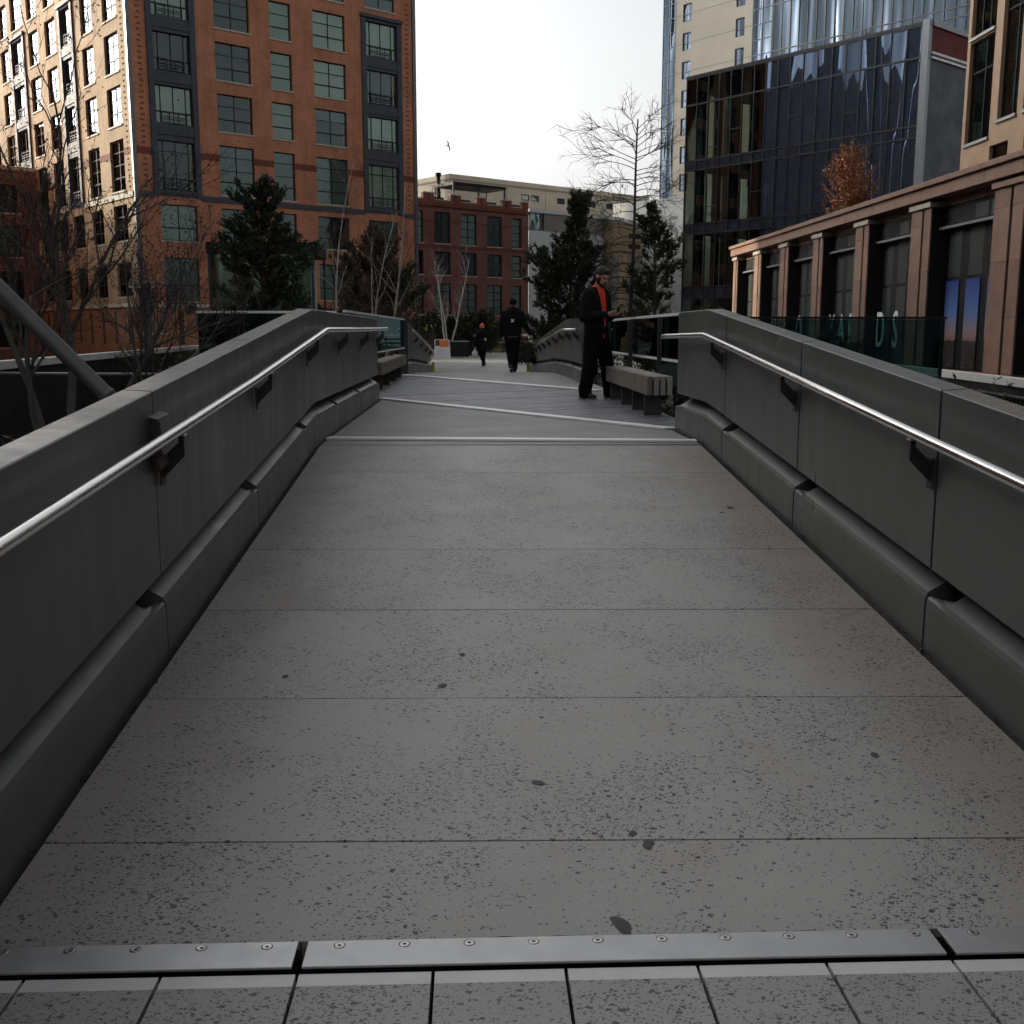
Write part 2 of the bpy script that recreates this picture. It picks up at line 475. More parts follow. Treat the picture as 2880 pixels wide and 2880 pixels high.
class MB:
    def __init__(self):
        self.v = []
        self.f = []

    def quad(self, a, b, c, d):
        i = len(self.v)
        self.v += [tuple(a), tuple(b), tuple(c), tuple(d)]
        self.f.append((i, i + 1, i + 2, i + 3))

    def tri(self, a, b, c):
        i = len(self.v)
        self.v += [tuple(a), tuple(b), tuple(c)]
        self.f.append((i, i + 1, i + 2))

    def hexa(self, p):
        """p: 8 points, bottom ring 0-3, top ring 4-7"""
        i = len(self.v)
        self.v += [tuple(q) for q in p]
        for f in ((3, 2, 1, 0), (4, 5, 6, 7), (0, 1, 5, 4), (1, 2, 6, 5), (2, 3, 7, 6), (3, 0, 4, 7)):
            self.f.append(tuple(i + k for k in f))

    def box(self, x0, x1, y0, y1, z0, z1):
        self.hexa([(x0, y0, z0), (x1, y0, z0), (x1, y1, z0), (x0, y1, z0), (x0, y0, z1), (x1, y0, z1), (x1, y1, z1), (x0, y1, z1)])

    def prism(self, poly, vec):
        """poly: list of 3D points (planar), extruded by vec"""
        n = len(poly)
        i = len(self.v)
        vec = Vector(vec)
        self.v += [tuple(p) for p in poly] + [tuple(Vector(p) + vec) for p in poly]
        self.f.append(tuple(range(i + n - 1, i - 1, -1)))
        self.f.append(tuple(range(i + n, i + 2 * n)))
        for k in range(n):
            k2 = (k + 1) % n
            self.f.append((i + k, i + k2, i + n + k2, i + n + k))

    def tube(self, pts, rad, n=8, caps=True):
        pts = [Vector(p) for p in pts]
        if isinstance(rad, (int, float)):
            rad = [rad] * len(pts)
        i0 = len(self.v)
        prev = None
        for k, p in enumerate(pts):
            if k == 0:
                t = pts[1] - pts[0]
            elif k == len(pts) - 1:
                t = pts[-1] - pts[-2]
            else:
                t = (pts[k + 1] - p).normalized() + (p - pts[k - 1]).normalized()
            if t.length < 1e-9:
                t = Vector((0, 0, 1))
            t.normalize()
            if prev is None:
                a = Vector((0, 0, 1)) if abs(t.z) < 0.9 else Vector((1, 0, 0))
                u = t.cross(a).normalized()
            else:
                u = prev - t * prev.dot(t)
                u = u.normalized() if u.length > 1e-6 else t.orthogonal().normalized()
            prev = u
            w = t.cross(u)
            for j in range(n):
                an = 2 * math.pi * j / n
                self.v.append(tuple(p + (u * math.cos(an) + w * math.sin(an)) * rad[k]))
        for k in range(len(pts) - 1):
            for j in range(n):
                a = i0 + k * n + j
                b = i0 + k * n + (j + 1) % n
                self.f.append((a, b, b + n, a + n))
        if caps:
            self.f.append(tuple(range(i0 + n - 1, i0 - 1, -1)))
            e = i0 + (len(pts) - 1) * n
            self.f.append(tuple(range(e, e + n)))

    def mesh(self, name, mat, smooth=False, bevel=0.0):
        me = bpy.data.meshes.new(name)
        me.from_pydata(self.v, [], self.f)
        if bevel:
            bm = bmesh.new()
            bm.from_mesh(me)
            bmesh.ops.remove_doubles(bm, verts=bm.verts, dist=1e-5)
            bmesh.ops.bevel(bm, geom=[e for e in bm.edges if e.is_manifold and e.calc_face_angle(0) > 0.4], offset=bevel, segments=2, affect='EDGES', profile=0.6)
            bm.to_mesh(me)
            bm.free()
        if mat is not None:
            me.materials.append(MATS[mat] if isinstance(mat, str) else mat)
        if smooth:
            me.polygons.foreach_set('use_smooth', [True] * len(me.polygons))
        me.update()
        return me

    def build(self, name, mat, parent=None, smooth=False, bevel=0.0, loc=None):
        return link(name, self.mesh(name, mat, smooth, bevel), parent, loc)


def link(name, me, parent=None, loc=None, rotz=None):
    o = bpy.data.objects.new(name, me)
    COL.objects.link(o)
    if parent is not None:
        o.parent = parent
    if loc is not None:
        o.location = loc
    if rotz is not None:
        o.rotation_euler = (0, 0, rotz)
    return o


def thing(name, label, cat, loc=(0, 0, 0), rotz=0, group=None):
    o = bpy.data.objects.new(name, None)
    o.empty_display_size = 0.2
    COL.objects.link(o)
    o.location = loc
    o.rotation_euler = (0, 0, rotz)
    return tag(o, label, cat, group)


def tag(o, label, cat, group=None):
    o['label'] = label
    o['category'] = cat
    if group:
        o['group'] = group
    return o


def struct(o):
    o['kind'] = 'structure'
    return o


def clip(poly, p, n):
    """clip 2-D polygon to the side dot(q-p, n) >= 0"""
    out = []
    for i in range(len(poly)):
        a, b = poly[i], poly[(i + 1) % len(poly)]
        da = (a[0] - p[0]) * n[0] + (a[1] - p[1]) * n[1]
        db = (b[0] - p[0]) * n[0] + (b[1] - p[1]) * n[1]
        if da >= 0:
            out.append(a)
        if da * db < 0:
            s = da / (da - db)
            out.append((a[0] + (b[0] - a[0]) * s, a[1] + (b[1] - a[1]) * s))
    return out


def interp(tab, x):
    if x <= tab[0][0]:
        return tab[0][1]
    for (a, b), (c, d) in zip(tab, tab[1:]):
        if x <= c:
            return b + (d - b) * (x - a) / (c - a)
    return tab[-1][1]


FLOOR = [(2.4, -0.011), (8.52, 0.565), (22.0, 0.565), (25.5, 0.513), (36.0, 0.14), (200, 0.14)]


def zf(y):
    return -0.002 if y < 2.4 else interp(FLOOR, y)
# ================================================================== ground and deck
mb = MB()
mb.quad((-900, -300, -8.0), (900, -300, -8.0), (900, 1500, -8.0), (-900, 1500, -8.0))
struct(mb.build('street', 'asphalt'))

XL, XR = -1.237, 1.855          # faces of the two parapets
SK = -0.021                     # the slab joints run slightly askew


# dark sub-deck under everything
mb = MB()
for a, b in zip([-3.0, 2.40, 8.52, 22.0, 25.5, 36.0], [2.40, 8.52, 22.0, 25.5, 36.0, 37.0]):
    za, zb = zf(a) - 0.06, zf(b) - 0.06
    if a < 2.4:
        za = zb = -0.075
    mb.hexa([(XL - 0.35, a, za - 0.5), (XR + 0.35, a, za - 0.5), (XR + 0.35, b, zb - 0.5), (XL - 0.35, b, zb - 0.5),
             (XL - 0.35, a, za), (XR + 0.35, a, za), (XR + 0.35, b, zb), (XL - 0.35, b, zb)])
sub = struct(mb.build('bridge_deck', 'dark_void'))

# ramp slabs, each its own piece
ramp = bpy.data.objects.new('ramp', None)
COL.objects.link(ramp)
struct(ramp)
joints = [2.402, 2.83, 3.776, 4.714, 5.655, 6.592, 7.533, 8.50]
G = 0.003
ZR = lambda y: -0.2374 + 0.09418 * y
rr = random.Random(3)
for i, (a, b) in enumerate(zip(joints, joints[1:])):
    bm = bmesh.new()
    # ragged-edged slab: fine grid on the top so that the arris is slightly chipped
    N = 90
    xs = [XL + 0.022 + (XR - XL - 0.05) * k / N for k in range(N + 1)]
    ring = []
    lip = rr.uniform(-0.0015, 0.0015)
    for x in xs:
        chip = max(0, mnoise.noise(Vector((x * 23, a * 7, 0))) - 0.25) * 0.012
        ring.append((x, a + SK * x * (0 if i == 0 else 1) + G + chip))
    ring2 = []
    for x in reversed(xs):
        chip = max(0, mnoise.noise(Vector((x * 23, b * 7 + 3, 0))) - 0.25) * 0.010
        ring2.append((x, b + SK * x - G - chip))
    top = [bm.verts.new((x, y, ZR(y) + lip)) for x, y in ring + ring2]
    bot = [bm.verts.new((x, y, ZR(y) - 0.05)) for x, y in ring + ring2]
    bm.faces.new(top)
    n = len(top)
    for k in range(n):
        bm.faces.new((top[k], bot[k], bot[(k + 1) % n], top[(k + 1) % n]))
    me = bpy.data.meshes.new('slab')
    bm.to_mesh(me)
    bm.free()
    me.materials.append(MATS['slab_concrete'])
    link('slab', me, ramp)

# crest: plain concrete between the first and second strip, planks to the third, concrete beyond
S1 = ((-1.30, 9.0), (1.92, 8.64))
S2 = ((-1.30, 14.6), (1.92, 9.62))
S3 = ((-1.45, 22.65), (1.92, 16.35))
crest = bpy.data.objects.new('walkway', None)
COL.objects.link(crest)
struct(crest)
Z0 = 0.565


def above(line):
    (x0, y0), (x1, y1) = line
    return (x0, y0), (-(y1 - y0), (x1 - x0))


def below(line):
    p, n = above(line)
    return p, (-n[0], -n[1])


def flat(poly, z, name, mat, parent, thick=0.05):
    m = MB()
    m.prism([(x, y, z - thick) for x, y in poly], (0, 0, thick))
    return m.build(name, mat, parent)


XA, XB = XL + 0.02, XR - 0.03
base = [(XA, 8.506), (XB, 8.506), (XB, 14), (XA, 14)]
base[0] = (XA, 8.506 - SK * 0 + 0.02)
base = [(XA, 8.52 + SK * XA), (XB, 8.52 + SK * XB), (XB, 16), (XA, 16)]
p = clip(base, *below(S2))
flat(p, Z0, 'slab', 'plain_concrete', crest)
wide = [(-1.75, 9), (2.12, 9), (2.12, 24), (-1.75, 24)]
zone = clip(clip(wide, *above(S2)), *below(S3))
for k in range(-9, 40):
    # planks lie diagonally across the crest
    c = 8.0 + k * 0.42
    dirx, diry = 1.0, 0.6
    line_lo = ((0, c), (1, c + 0.6))
    line_hi = ((0, c + 0.414), (1, c + 0.414 + 0.6))
    q = clip(clip(zone, *above(line_lo)), *below(line_hi)) if len(zone) > 2 else []
    if len(q) > 2:
        flat(q, Z0 + rr.uniform(-0.002, 0.002), 'plank', 'deck_plank', crest)
far = clip([(-1.75, 16), (2.12, 16), (2.12, 22), (-1.75, 22)], *above(S3))
flat(far, Z0, 'slab', 'plain_concrete', crest)
far = clip([(-1.75, 22), (2.12, 22), (2.12, 23), (-1.75, 23)], *above(S3))
ys = [22.0, 23.7, 25.5, 27.6, 29.7, 31.8, 33.9, 36.0]
for a, b in zip(ys, ys[1:]):
    m = MB()
    m.hexa([(-1.38, a + .004, zf(a) - .05), (1.95, a + .004, zf(a) - .05), (1.95, b - .004, zf(b) - .05), (-1.38, b - .004, zf(b) - .05),
            (-1.38, a + .004, zf(a)), (1.95, a + .004, zf(a)), (1.95, b - .004, zf(b)), (-1.38, b - .004, zf(b))])
    m.build('slab', 'plain_concrete', crest)
m = MB()
m.box(-7.0, 9.0, 36.0, 74.0, -0.2, 0.138)
struct(m.build('path', 'plain_concrete'))


def strip(line, name, label, w):
    (x0, y0), (x1, y1) = line
    d = Vector((x1 - x0, y1 - y0, 0)).normalized()
    nn = Vector((-d.y, d.x, 0)) * w / 2
    x0c, x1c = max(x0, XA + 0.0), min(x1, XB)
    t0, t1 = (x0c - x0) / (x1 - x0), (x1c - x0) / (x1 - x0)
    if name == 'third':
        t0, t1 = 0.0, 1.0
    a = Vector((x0, y0, Z0 + 0.004)).lerp(Vector((x1, y1, Z0 + 0.004)), t0)
    b = Vector((x0, y0, Z0 + 0.004)).lerp(Vector((x1, y1, Z0 + 0.004)), t1)
    m = MB()
    m.prism([a - nn, b - nn, b + nn, a + nn], (0, 0, 0.016))
    o = m.build('expansion_strip', 'bright_strip')
    tag(o, label, 'metal strip', 'bright strips across the walkway')


strip(S1, 'first', 'bright metal strip straight across the top of the concrete ramp', 0.13)
strip(S2, 'second', 'long bright strip slanting across the walkway towards the right bench', 0.15)
strip(S3, 'third', 'farthest bright strip, slanting from left bench to the standing man', 0.20)

# near pavers
pave = bpy.data.objects.new('pavement', None)
COL.objects.link(pave)
struct(pave)
xs = [-1.335, -1.027, -0.72, -0.41, -0.099, 0.207, 0.514, 0.816, 1.115, 1.42, 1.725]
for a, b in zip(xs, xs[1:]):
    for (y0, y1) in ((1.20, 2.252), (0.15, 1.193)):
        m = MB()
        m.box(a + 0.004, b - 0.004, y0, y1 - (0.047 if y0 > 1 else 0), -0.06, 0.0)
        o = m.build('paver', 'paver_concrete', pave, bevel=0.0015)
        if y0 > 1:
            m = MB()
            m.box(a + 0.004, b - 0.004, y1 - 0.0468, y1, -0.06, -0.0006)
            m.build('edge_band', 'polished_strip', o, bevel=0.001)

# threshold plates with countersunk screws
for (x0, x1, lab) in ((-1.62, -0.425, 'left length of aluminium threshold plate at the foot of the ramp'),
                      (-0.402, 1.108, 'middle length of aluminium threshold plate with ten countersunk screws'),
                      (1.130, 2.40, 'right length of aluminium threshold plate, only its end in view')):
    t = thing('threshold_plate', lab, 'metal plate', (x0, 2.265, 0), group='threshold plates below the ramp')
    L = x1 - x0
    x1s, x0s = min(L, (XR + 0.05) - x0), max(0, (XL - 0.03) - x0)
    m = MB()
    m.hexa([(x0s, 0, 0.003), (x1s, 0, 0.003), (x1s, .105, 0.003), (x0s, .105, 0.003), (x0s, 0, 0.010), (x1s, 0, 0.010), (x1s, .105, 0.010), (x0s, .105, 0.010)])
    m.build('plate', 'alu_plate', t, bevel=0.0015)
    m = MB()
    m.box(x0s, x1s, 0.104, 0.137, -0.07, -0.012)
    m.build('joint_seal', 'grime', t)
    xx = -0.959 - 0.155 * 2 if x0 < -1 else (-0.325 if x0 < 0 else 1.21)
    while xx < x1 - 0.03:
        if XL < xx < XR - 0.03 and xx > x0 + 0.03:
            m = MB()
            n = 20
            def ringpts(r, z):
                return [(math.cos(2 * math.pi * k / n) * r, math.sin(2 * math.pi * k / n) * r, z) for k in range(n)]
            i0 = 0
            rings = [ringpts(.0122, .0104), ringpts(.0108, .0112), ringpts(.0045, .0108), ringpts(.0040, .0102)]
            for rg in rings:
                m.v += rg
            for q in range(3):
                for k in range(n):
                    m.f.append((q * n + k, q * n + (k + 1) % n, (q + 1) * n + (k + 1) % n, (q + 1) * n + k))
            s = m.build('screw', 'screw_head', t, loc=(xx - x0, 0.084, 0))
            m = MB()
            m.v = ringpts(.0040, .01025)
            m.f = [tuple(range(n))]
            m.build('socket', 'dark_void', s)
            m = MB()
            m.v = ringpts(.0140, .01015) + ringpts(.0121, .01017)
            m.f = [(k, (k + 1) % n, n + (k + 1) % n, n + k) for k in range(n)]
            m.build('rim_shadow_gap', 'grime', s)
        xx += 0.1545

# spots of old chewing gum on the ramp
GUM = [(-0.121, 3.887, .022, 'round dark gum spot left of centre on the third slab'),
       (-0.049, 4.19, .019, 'small dark gum spot in the middle of the third slab'),
       (0.20, 3.145, .024, 'dark gum blotch in the middle of the second slab'),
       (0.452, 2.852, .017, 'round gum spot just beyond the nearest slab joint'),
       (0.487, 2.795, .026, 'ragged gum smear just before the nearest slab joint'),
       (1.319, 3.295, .022, 'oval gum spot on the right of the second slab'),
       (0.362, 2.442, .030, 'long dark gum smear beside the aluminium threshold plate'),
       (1.598, 6.497, .036, 'brownish leaf-like spot near the right parapet on the upper ramp'),
       (-0.73, 3.99, .016, 'small dark gum spot near the left side of the third slab'),
       (1.52, 6.38, .018, 'tiny dark spot beside the leaf-like spot on the upper ramp')]
for gx, gy, r, lab in GUM:
    m = MB()
    n = 16
    st = 1.9 if 'long' in lab else 1.25
    an = rr.uniform(0, 3) if 'long' not in lab else 2.0
    pts = []
    for k in range(n):
        a = 2 * math.pi * k / n
        q = r * .76 * (0.75 + 0.45 * rr.random())
        lx, ly = math.cos(a) * q * st, math.sin(a) * q * 0.85
        pts.append((lx * math.cos(an) - ly * math.sin(an), lx * math.sin(an) + ly * math.cos(an)))
    m.v = [(x, y, 0.0016 + 0.09418 * y) for x, y in pts] + [(x * .6, y * .6, 0.0034 + 0.09418 * y * .6) for x, y in pts]
    m.f = [(k, (k + 1) % n, n + (k + 1) % n, n + k) for k in range(n)] + [tuple(range(n, 2 * n))]
    o = m.build('gum_spot', 'gum', smooth=True, loc=(gx, gy, ZR(gy)))
    tag(o, lab, 'gum spot', 'gum spots on the ramp')

# grit along the foot of the parapets
m = MB()
for side in (XL + 0.012, XR - 0.014):
    for k in range(420):
        y = rr.uniform(2.45, 9.4)
        x = side + rr.gauss(0, 0.008)
        s = rr.uniform(0.002, 0.007) * (1 if rr.random() < .9 else 2)
        z = zf(y) + 0.001
        pts = [Vector((x + rr.uniform(-s, s), y + rr.uniform(-s, s) * 1.6, z + rr.uniform(0, s))) for _ in range(4)]
        m.tri(pts[0], pts[1], pts[2])
        m.tri(pts[0], pts[2], pts[3])
        m.tri(pts[1], pts[2], pts[3])
o = m.build('grit', 'grime')
o['kind'] = 'stuff'
o['label'] = 'dark grit and leaf crumbs along the foot of the parapets'
o['category'] = 'grit'


# ================================================================== parapets
def loft(m, stations):
    """stations: list of rings (same length) of points; closed ring, capped"""
    n = len(stations[0])
    i0 = len(m.v)
    for s in stations:
        m.v += [tuple(q) for q in s]
    for k in range(len(stations) - 1):
        for j in range(n):
            a = i0 + k * n + j
            b = i0 + k * n + (j + 1) % n
            m.f.append((a, b, b + n, a + n))
    m.f.append(tuple(range(i0, i0 + n)))
    e = i0 + (len(stations) - 1) * n
    m.f.append(tuple(range(e + n - 1, e - 1, -1)))


def stations(a, b, extra=()):
    ys = [a] + [y for y in (8.0, 8.25, 8.52, 8.8, 22.0, 25.5) if a + .02 < y < b - .02] + [y for y in extra if a < y < b] + [b]
    return sorted(set(ys))


def parapet(label, xf, d, jts, ztop=None, rail=None, brackets=(), railoff=0.087, slots=True, group='bridge parapets'):
    """d: +1 when the walkway lies towards +x"""
    t = thing('parapet', label, 'parapet', (xf, jts[0], zf(max(2.4, jts[0]))), group=group)
    bx, by, bz = t.location
    zt = ztop or (lambda y: ZR2(y) + 1.065)

    def P(o, y, z):
        return (xf - d * o - bx, y - by, z - bz)
    for a, b in zip(jts, jts[1:]):
        g = 0.006 if d > 0 else 0.010
        a2, b2 = a + g, b - g
        m = MB()
        rings = []
        for y in stations(a2, b2):
            f, tp = ZR2(y), zt(y)
            rings.append([P(0.014, y, f + .338), P(0.010, y, tp - .004), P(0.014, y, tp), P(0.120, y, tp + .006), P(0.124, y, tp + .002), P(0.124, y, f + .338)])
        loft(m, rings)
        up = m.build('upper_panel', 'panel_paint', t)
        m = MB()
        rings = []
        w = min(.16, (b - a) * .2)
        for y in stations(a2, b2, (b2 - w, b2 - w * .45)):
            f = ZR2(y)
            k = min(1, max(0, (b2 - y) / w)) if slots else 1
            sh = lambda h, lo: lo + (h - lo) * k
            rings.append([P(0.0, y, f - .04), P(0.0, y, f + .190), P(0.004, y, f + .218), P(0.014, y, f + sh(.238, .226)), P(0.034, y, f + sh(.250, .222)), P(0.118, y, f + sh(.300, .16)), P(0.124, y, f + sh(.295, .15)), P(0.124, y, f - .04)])
        loft(m, rings)
        m.build('lower_panel', 'panel_paint', t, smooth=False)
    m = MB()
    rings = []
    for y in stations(jts[0] + .01, jts[-1] - .01):
        f, tp = ZR2(y), zt(y)
        rings.append([P(0.130, y, f - .3), P(0.130, y, tp - .02), P(0.155, y, tp - .02), P(0.155, y, f - .3)])
    loft(m, rings)
    m.build('backing', 'bracket_dark', t)
    if rail:
        m = MB()
        m.tube([P(-railoff, y, z) for y, z in rail], 0.0215, 14)
        m.build('handrail', 'steel_rail', t, smooth=True)
    for yb in brackets:
        f = interp([(y, z) for y, z in rail], yb) - 0.90
        prof = [(.095, .888), (.074, .888), (.074, .845), (.0, .775), (.0, .695), (.095, .79)]
        m = MB()
        m.prism([P(-o * railoff / .087, yb - .006, f + h) for o, h in prof], (0, .012, 0))
        br = m.build('bracket', 'bracket_dark', t)
        m = MB()
        a, b = P(-.001, yb - .030, f + .675), P(-.008, yb + .030, f + .80)
        m.box(min(a[0], b[0]), max(a[0], b[0]), a[1], b[1], a[2], b[2])
        m.build('wall_plate', 'bracket_dark', br, bevel=.0015)
        m = MB()
        a, b = P(-railoff + .016, yb - .022, f + .872), P(-railoff - .016, yb + .022, f + .881)
        m.box(min(a[0], b[0]), max(a[0], b[0]), a[1], b[1], a[2], b[2])
        m.build('saddle', 'steel_rail', br)
    return t


def ZR2(y):
    return -0.2374 + 0.09418 * y if y < 8.52 else zf(y)


left = parapet('left parapet of dark grey panels with steel handrail, in the foreground', XL, 1,
               [0.45, 2.33, 4.217, 6.135, 8.05, 9.95, 11.95, 14.3],
               rail=[(0.45, ZR2(.45) + .93), (2.6, ZR2(2.6) + .93), (5.7, ZR2(5.7) + .90), (8.50, 1.462), (8.62, 1.470), (12.0, 1.482), (14.45, 1.497), (14.62, 1.503)],
               brackets=(2.36, 4.25, 6.17, 8.09, 9.98, 11.98, 14.0))
right = parapet('right parapet of dark grey panels with steel handrail, in the foreground', XR, -1,
                [0.46, 2.34, 4.20, 6.05, 7.88, 9.75],
                rail=[(0.45, ZR2(.45) + .885), (5.7, ZR2(5.7) + .893), (8.10, 1.422), (8.22, 1.430), (9.80, 1.416), (9.99, 1.412)],
                brackets=(2.36, 4.22, 6.08, 7.92))
zt_far = lambda y: interp([(18, 1.70), (22.2, 1.705), (36, 1.02), (40, 0.90)], y)
fr = parapet('far right parapet behind the standing man, its handrail dipping away', 1.90, -1,
             [18.85 + 1.9 * k for k in range(10)], ztop=zt_far,
             rail=[(19.0, 1.50), (22.0, 1.51), (35.9, 0.86)], brackets=[19.3, 20.9, 22.6, 24.4, 26.2, 28.0, 29.8, 31.6, 33.4, 35.2])
fl = parapet('far left parapet dipping away behind the left bench', -1.40, 1,
             [23.65 + 1.9 * k for k in range(8)], ztop=lambda y: zt_far(y) + .04,
             rail=[(23.8, 1.50), (24.6, 1.48), (36.8, 0.80)], brackets=[26.2, 29.0, 31.8, 34.6])
# warning paint at the ends of the far parapets
for t, x0, x1, y in ((fr, -0.09, 0.0, 35.95), (fl, 0.0, 0.5, 36.95)):
    m = MB()
    bx, by, bz = t.location
    m.box(x0, x0 + .10, y - by, y - by + .03, .14 - bz, .45 - bz)
    m.box(x0, x1 + .1, y - by - .5, y - by + .6, .142 - bz, .152 - bz)
    m.build('warning_paint', 'yellow_paint', t)

# torn-open fixture box on the left parapet
t = thing('fixture_box', 'rusty open fixture box hanging on the left parapet above the handrail', 'fixture', (XL + .002, 4.19, 1.04))
m = MB()
m.box(0, .006, -.055, .055, -.10, .085)
m.build('back_plate', 'bracket_dark', t)
m = MB()
m.hexa([(0, -.075, .088), (.036, -.075, .080), (.036, .075, .092), (0, .075, .102), (0, -.075, .091), (.036, -.075, .083), (.036, .075, .095), (0, .075, .105)])
m.build('lid', 'dark_steel', t)
m = MB()
m.hexa([(0, -.075, -.06), (.045, -.082, -.05), (.045, -.076, -.05), (0, -.069, -.06), (0, -.070, .09), (.045, -.085, .075), (.045, -.079, .075), (0, -.064, .09)])
m.build('side_flange', 'dark_steel', t)
m = MB()
m.hexa([(0, -.05, -.13), (.03, -.06, -.115), (.035, .05, -.10), (0, .055, -.12), (0, -.055, -.08), (.02, -.06, -.075), (.028, .05, -.06), (0, .055, -.07)])
m.build('torn_lip', 'rusty_metal', t)
m = MB()
m.tube([(.006, .02, .03), (.022, .022, .032)], .011, 8)
m.build('knob', 'galvanised', t)


# ================================================================== glass railings
def glass_rail(label, p0, p1, z_top, z_bot, z_foot, npan, cap='bright_strip', lower=True, group='glass railings beside the bridge'):
    p0, p1 = Vector(p0), Vector(p1)
    L = (p1 - p0).length
    d = (p1 - p0).normalized()
    t = thing('glass_railing', label, 'railing', (p0.x, p0.y, z_foot), math.atan2(d.y, d.x), group)
    zb, zt = z_bot - z_foot, z_top - z_foot
    m = MB()
    m.box(0, L, -.03, .03, zt - .008, zt + .022)
    m.build('top_rail', cap, t, bevel=.004)
    m = MB()
    m.box(0, L, -.018, .018, zb - .03, zb - .004)
    m.build('bottom_rail', 'bright_strip' if lower else 'dark_steel', t)
    for k in range(npan):
        m = MB()
        m.box(L * k / npan + .012, L * (k + 1) / npan - .012, -.006, .006, zb, zt - .012)
        m.build('glass_pane', 'rail_glass', t)
    for k in range(npan + 1):
        m = MB()
        x = min(max(L * k / npan, .02), L - .02)
        m.box(x - .012, x + .012, .02, .07, -.35, zt - .012)
        m.build('post', 'dark_steel', t)
    return t


glass_rail('teal glass railing behind the right-hand bench', (2.15, 9.85, 0), (2.15, 18.8, 0), 1.63, 1.17, .4, 4)
glass_rail('teal glass railing behind the left-hand bench', (-1.68, 14.4, 0), (-1.48, 23.4, 0), 1.72, 1.14, .4, 4)
glass_rail('wide teal glass railing with dark top rail before the brown building', (2.35, 13.75, 0), (6.13, 13.82, 0), 1.63, .80, .3, 1, cap='black_steel', lower=False)
glass_rail('teal glass railing with white top rail beyond the left parapet', (-3.52, 14.0, 0), (-1.75, 14.0, 0), 1.70, 1.0, .3, 3)
m = MB()
m.box(-.045, .045, -.045, .045, 0, 1.18)
m.box(-.10, .10, -.08, .08, 0, .018)
o = m.build('end_post', 'dark_steel', loc=(-1.44, 23.45, .545))
tag(o, 'dark square post at the near end of the far left parapet', 'post')


# ================================================================== benches
def bench(label, x0, x1, y0, y1, legs, nsl, front):
    t = thing('bench', label, 'bench', ((x0 + x1) / 2, y0, Z0), group='timber benches on the bridge')
    hx = (x1 - x0) / 2
    L = y1 - y0
    w = (x1 - x0 - .018 * (nsl - 1)) / nsl
    for k in range(nsl):
        m = MB()
        xa = -hx + k * (w + .018)
        m.box(xa, xa + w, rr.uniform(0, .01), L - rr.uniform(0, .01), .245, .438)
        m.build('slat', 'bench_slat_wood' if k not in (front,) else 'bench_wood', t, bevel=.004)
    for y in legs:
        m = MB()
        m.box(-hx + .035, hx - .04, y - y0 - .022, y - y0 + .022, .010, .243)
        o = m.build('leg', 'bracket_dark' if front else 'dark_steel', t, bevel=.003)
        m = MB()
        m.box(-hx - .01, hx - .01, y - y0 - .05, y - y0 + .05, 0.003, .010)
        m.build('foot_plate', 'galvanised', o)
    for yy in (.06, L - .06):
        m = MB()
        m.box(-hx + .012, hx - .012, yy - .01, yy + .01, .27, .40)
        m.build('tie_rod', 'dark_steel', t)
    return t


bench('slatted timber bench on flat legs beside the standing man', 1.80, 2.06, 11.0, 14.95, (11.40, 12.25, 13.17, 14.18), 4, 0)
bench('slatted timber bench behind the end of the left parapet', -1.64, -1.36, 16.4, 22.3, (16.7, 18.2, 19.7, 21.2), 4, 3)

# ================================================================== planting beds and edges beyond the parapets
def slab_struct(name, mat, poly, z, th=.4):
    m = MB()
    m.prism([(x, y, z - th) for x, y in poly], (0, 0, th))
    return struct(m.build(name, mat))


slab_struct('planting_bed', 'soil', [(-6.2, 3.0), (-1.45, 3.0), (-1.75, 13.9), (-5.5, 13.9)], -0.25)
slab_struct('planting_bed', 'soil', [(2.3, 9.6), (6.0, 9.6), (6.0, 13.6), (2.3, 13.6)], 0.15)
slab_struct('planting_bed', 'soil', [(2.3, 14.0), (7.5, 14.0), (9.0, 36), (9.0, 72), (4.2, 72), (2.3, 36)], 0.10)
slab_struct('planting_bed', 'soil', [(-9.0, 24), (-1.75, 24), (-1.75, 37.2), (-2.0, 72), (-9.0, 72)], 0.12)


def edge_beam(label, pts, z0, z1, group='pale edge beams beside the bridge'):
    """pale fascia beam with a dark girder under it, following pts in plan"""
    t = thing('edge_beam', label, 'beam', (pts[0][0], pts[0][1], z0), group=group)
    bx, by, bz = t.location
    for (a, b) in zip(pts, pts[1:]):
        m = MB()
        d = (Vector(b) - Vector(a)).normalized()
        n = Vector((-d.y, d.x)) * .11
        q = [(a[0] - n.x - bx, a[1] - n.y - by), (b[0] - n.x - bx, b[1] - n.y - by), (b[0] + n.x - bx, b[1] + n.y - by), (a[0] + n.x - bx, a[1] + n.y - by)]
        m.prism([(x, y, 0) for x, y in q], (0, 0, z1 - z0))
        m.build('fascia', 'white_paint', t)
        m = MB()
        n = n * .7
        q = [(a[0] - n.x - bx, a[1] - n.y - by), (b[0] - n.x - bx, b[1] - n.y - by), (b[0] + n.x - bx, b[1] + n.y - by), (a[0] + n.x - bx, a[1] + n.y - by)]
        m.prism([(x, y, -1.6) for x, y in q], (0, 0, 1.597))
        m.build('girder', 'black_steel', t)
    return t


edge_beam('pale edge beam crossing behind the slanting steel prop on the left', [(-6.2, 8.0), (-7.08, 16.4), (-8.3, 28.0), (-9.16, 36.8), (-9.3, 44.0)], .91, 1.03)
edge_beam('pale edge beam in front of the brown stone building on the right', [(7.55, 9.5), (8.27, 15.8), (8.79, 19.85), (9.29, 23.9), (9.5, 32.0)], .645, .765)

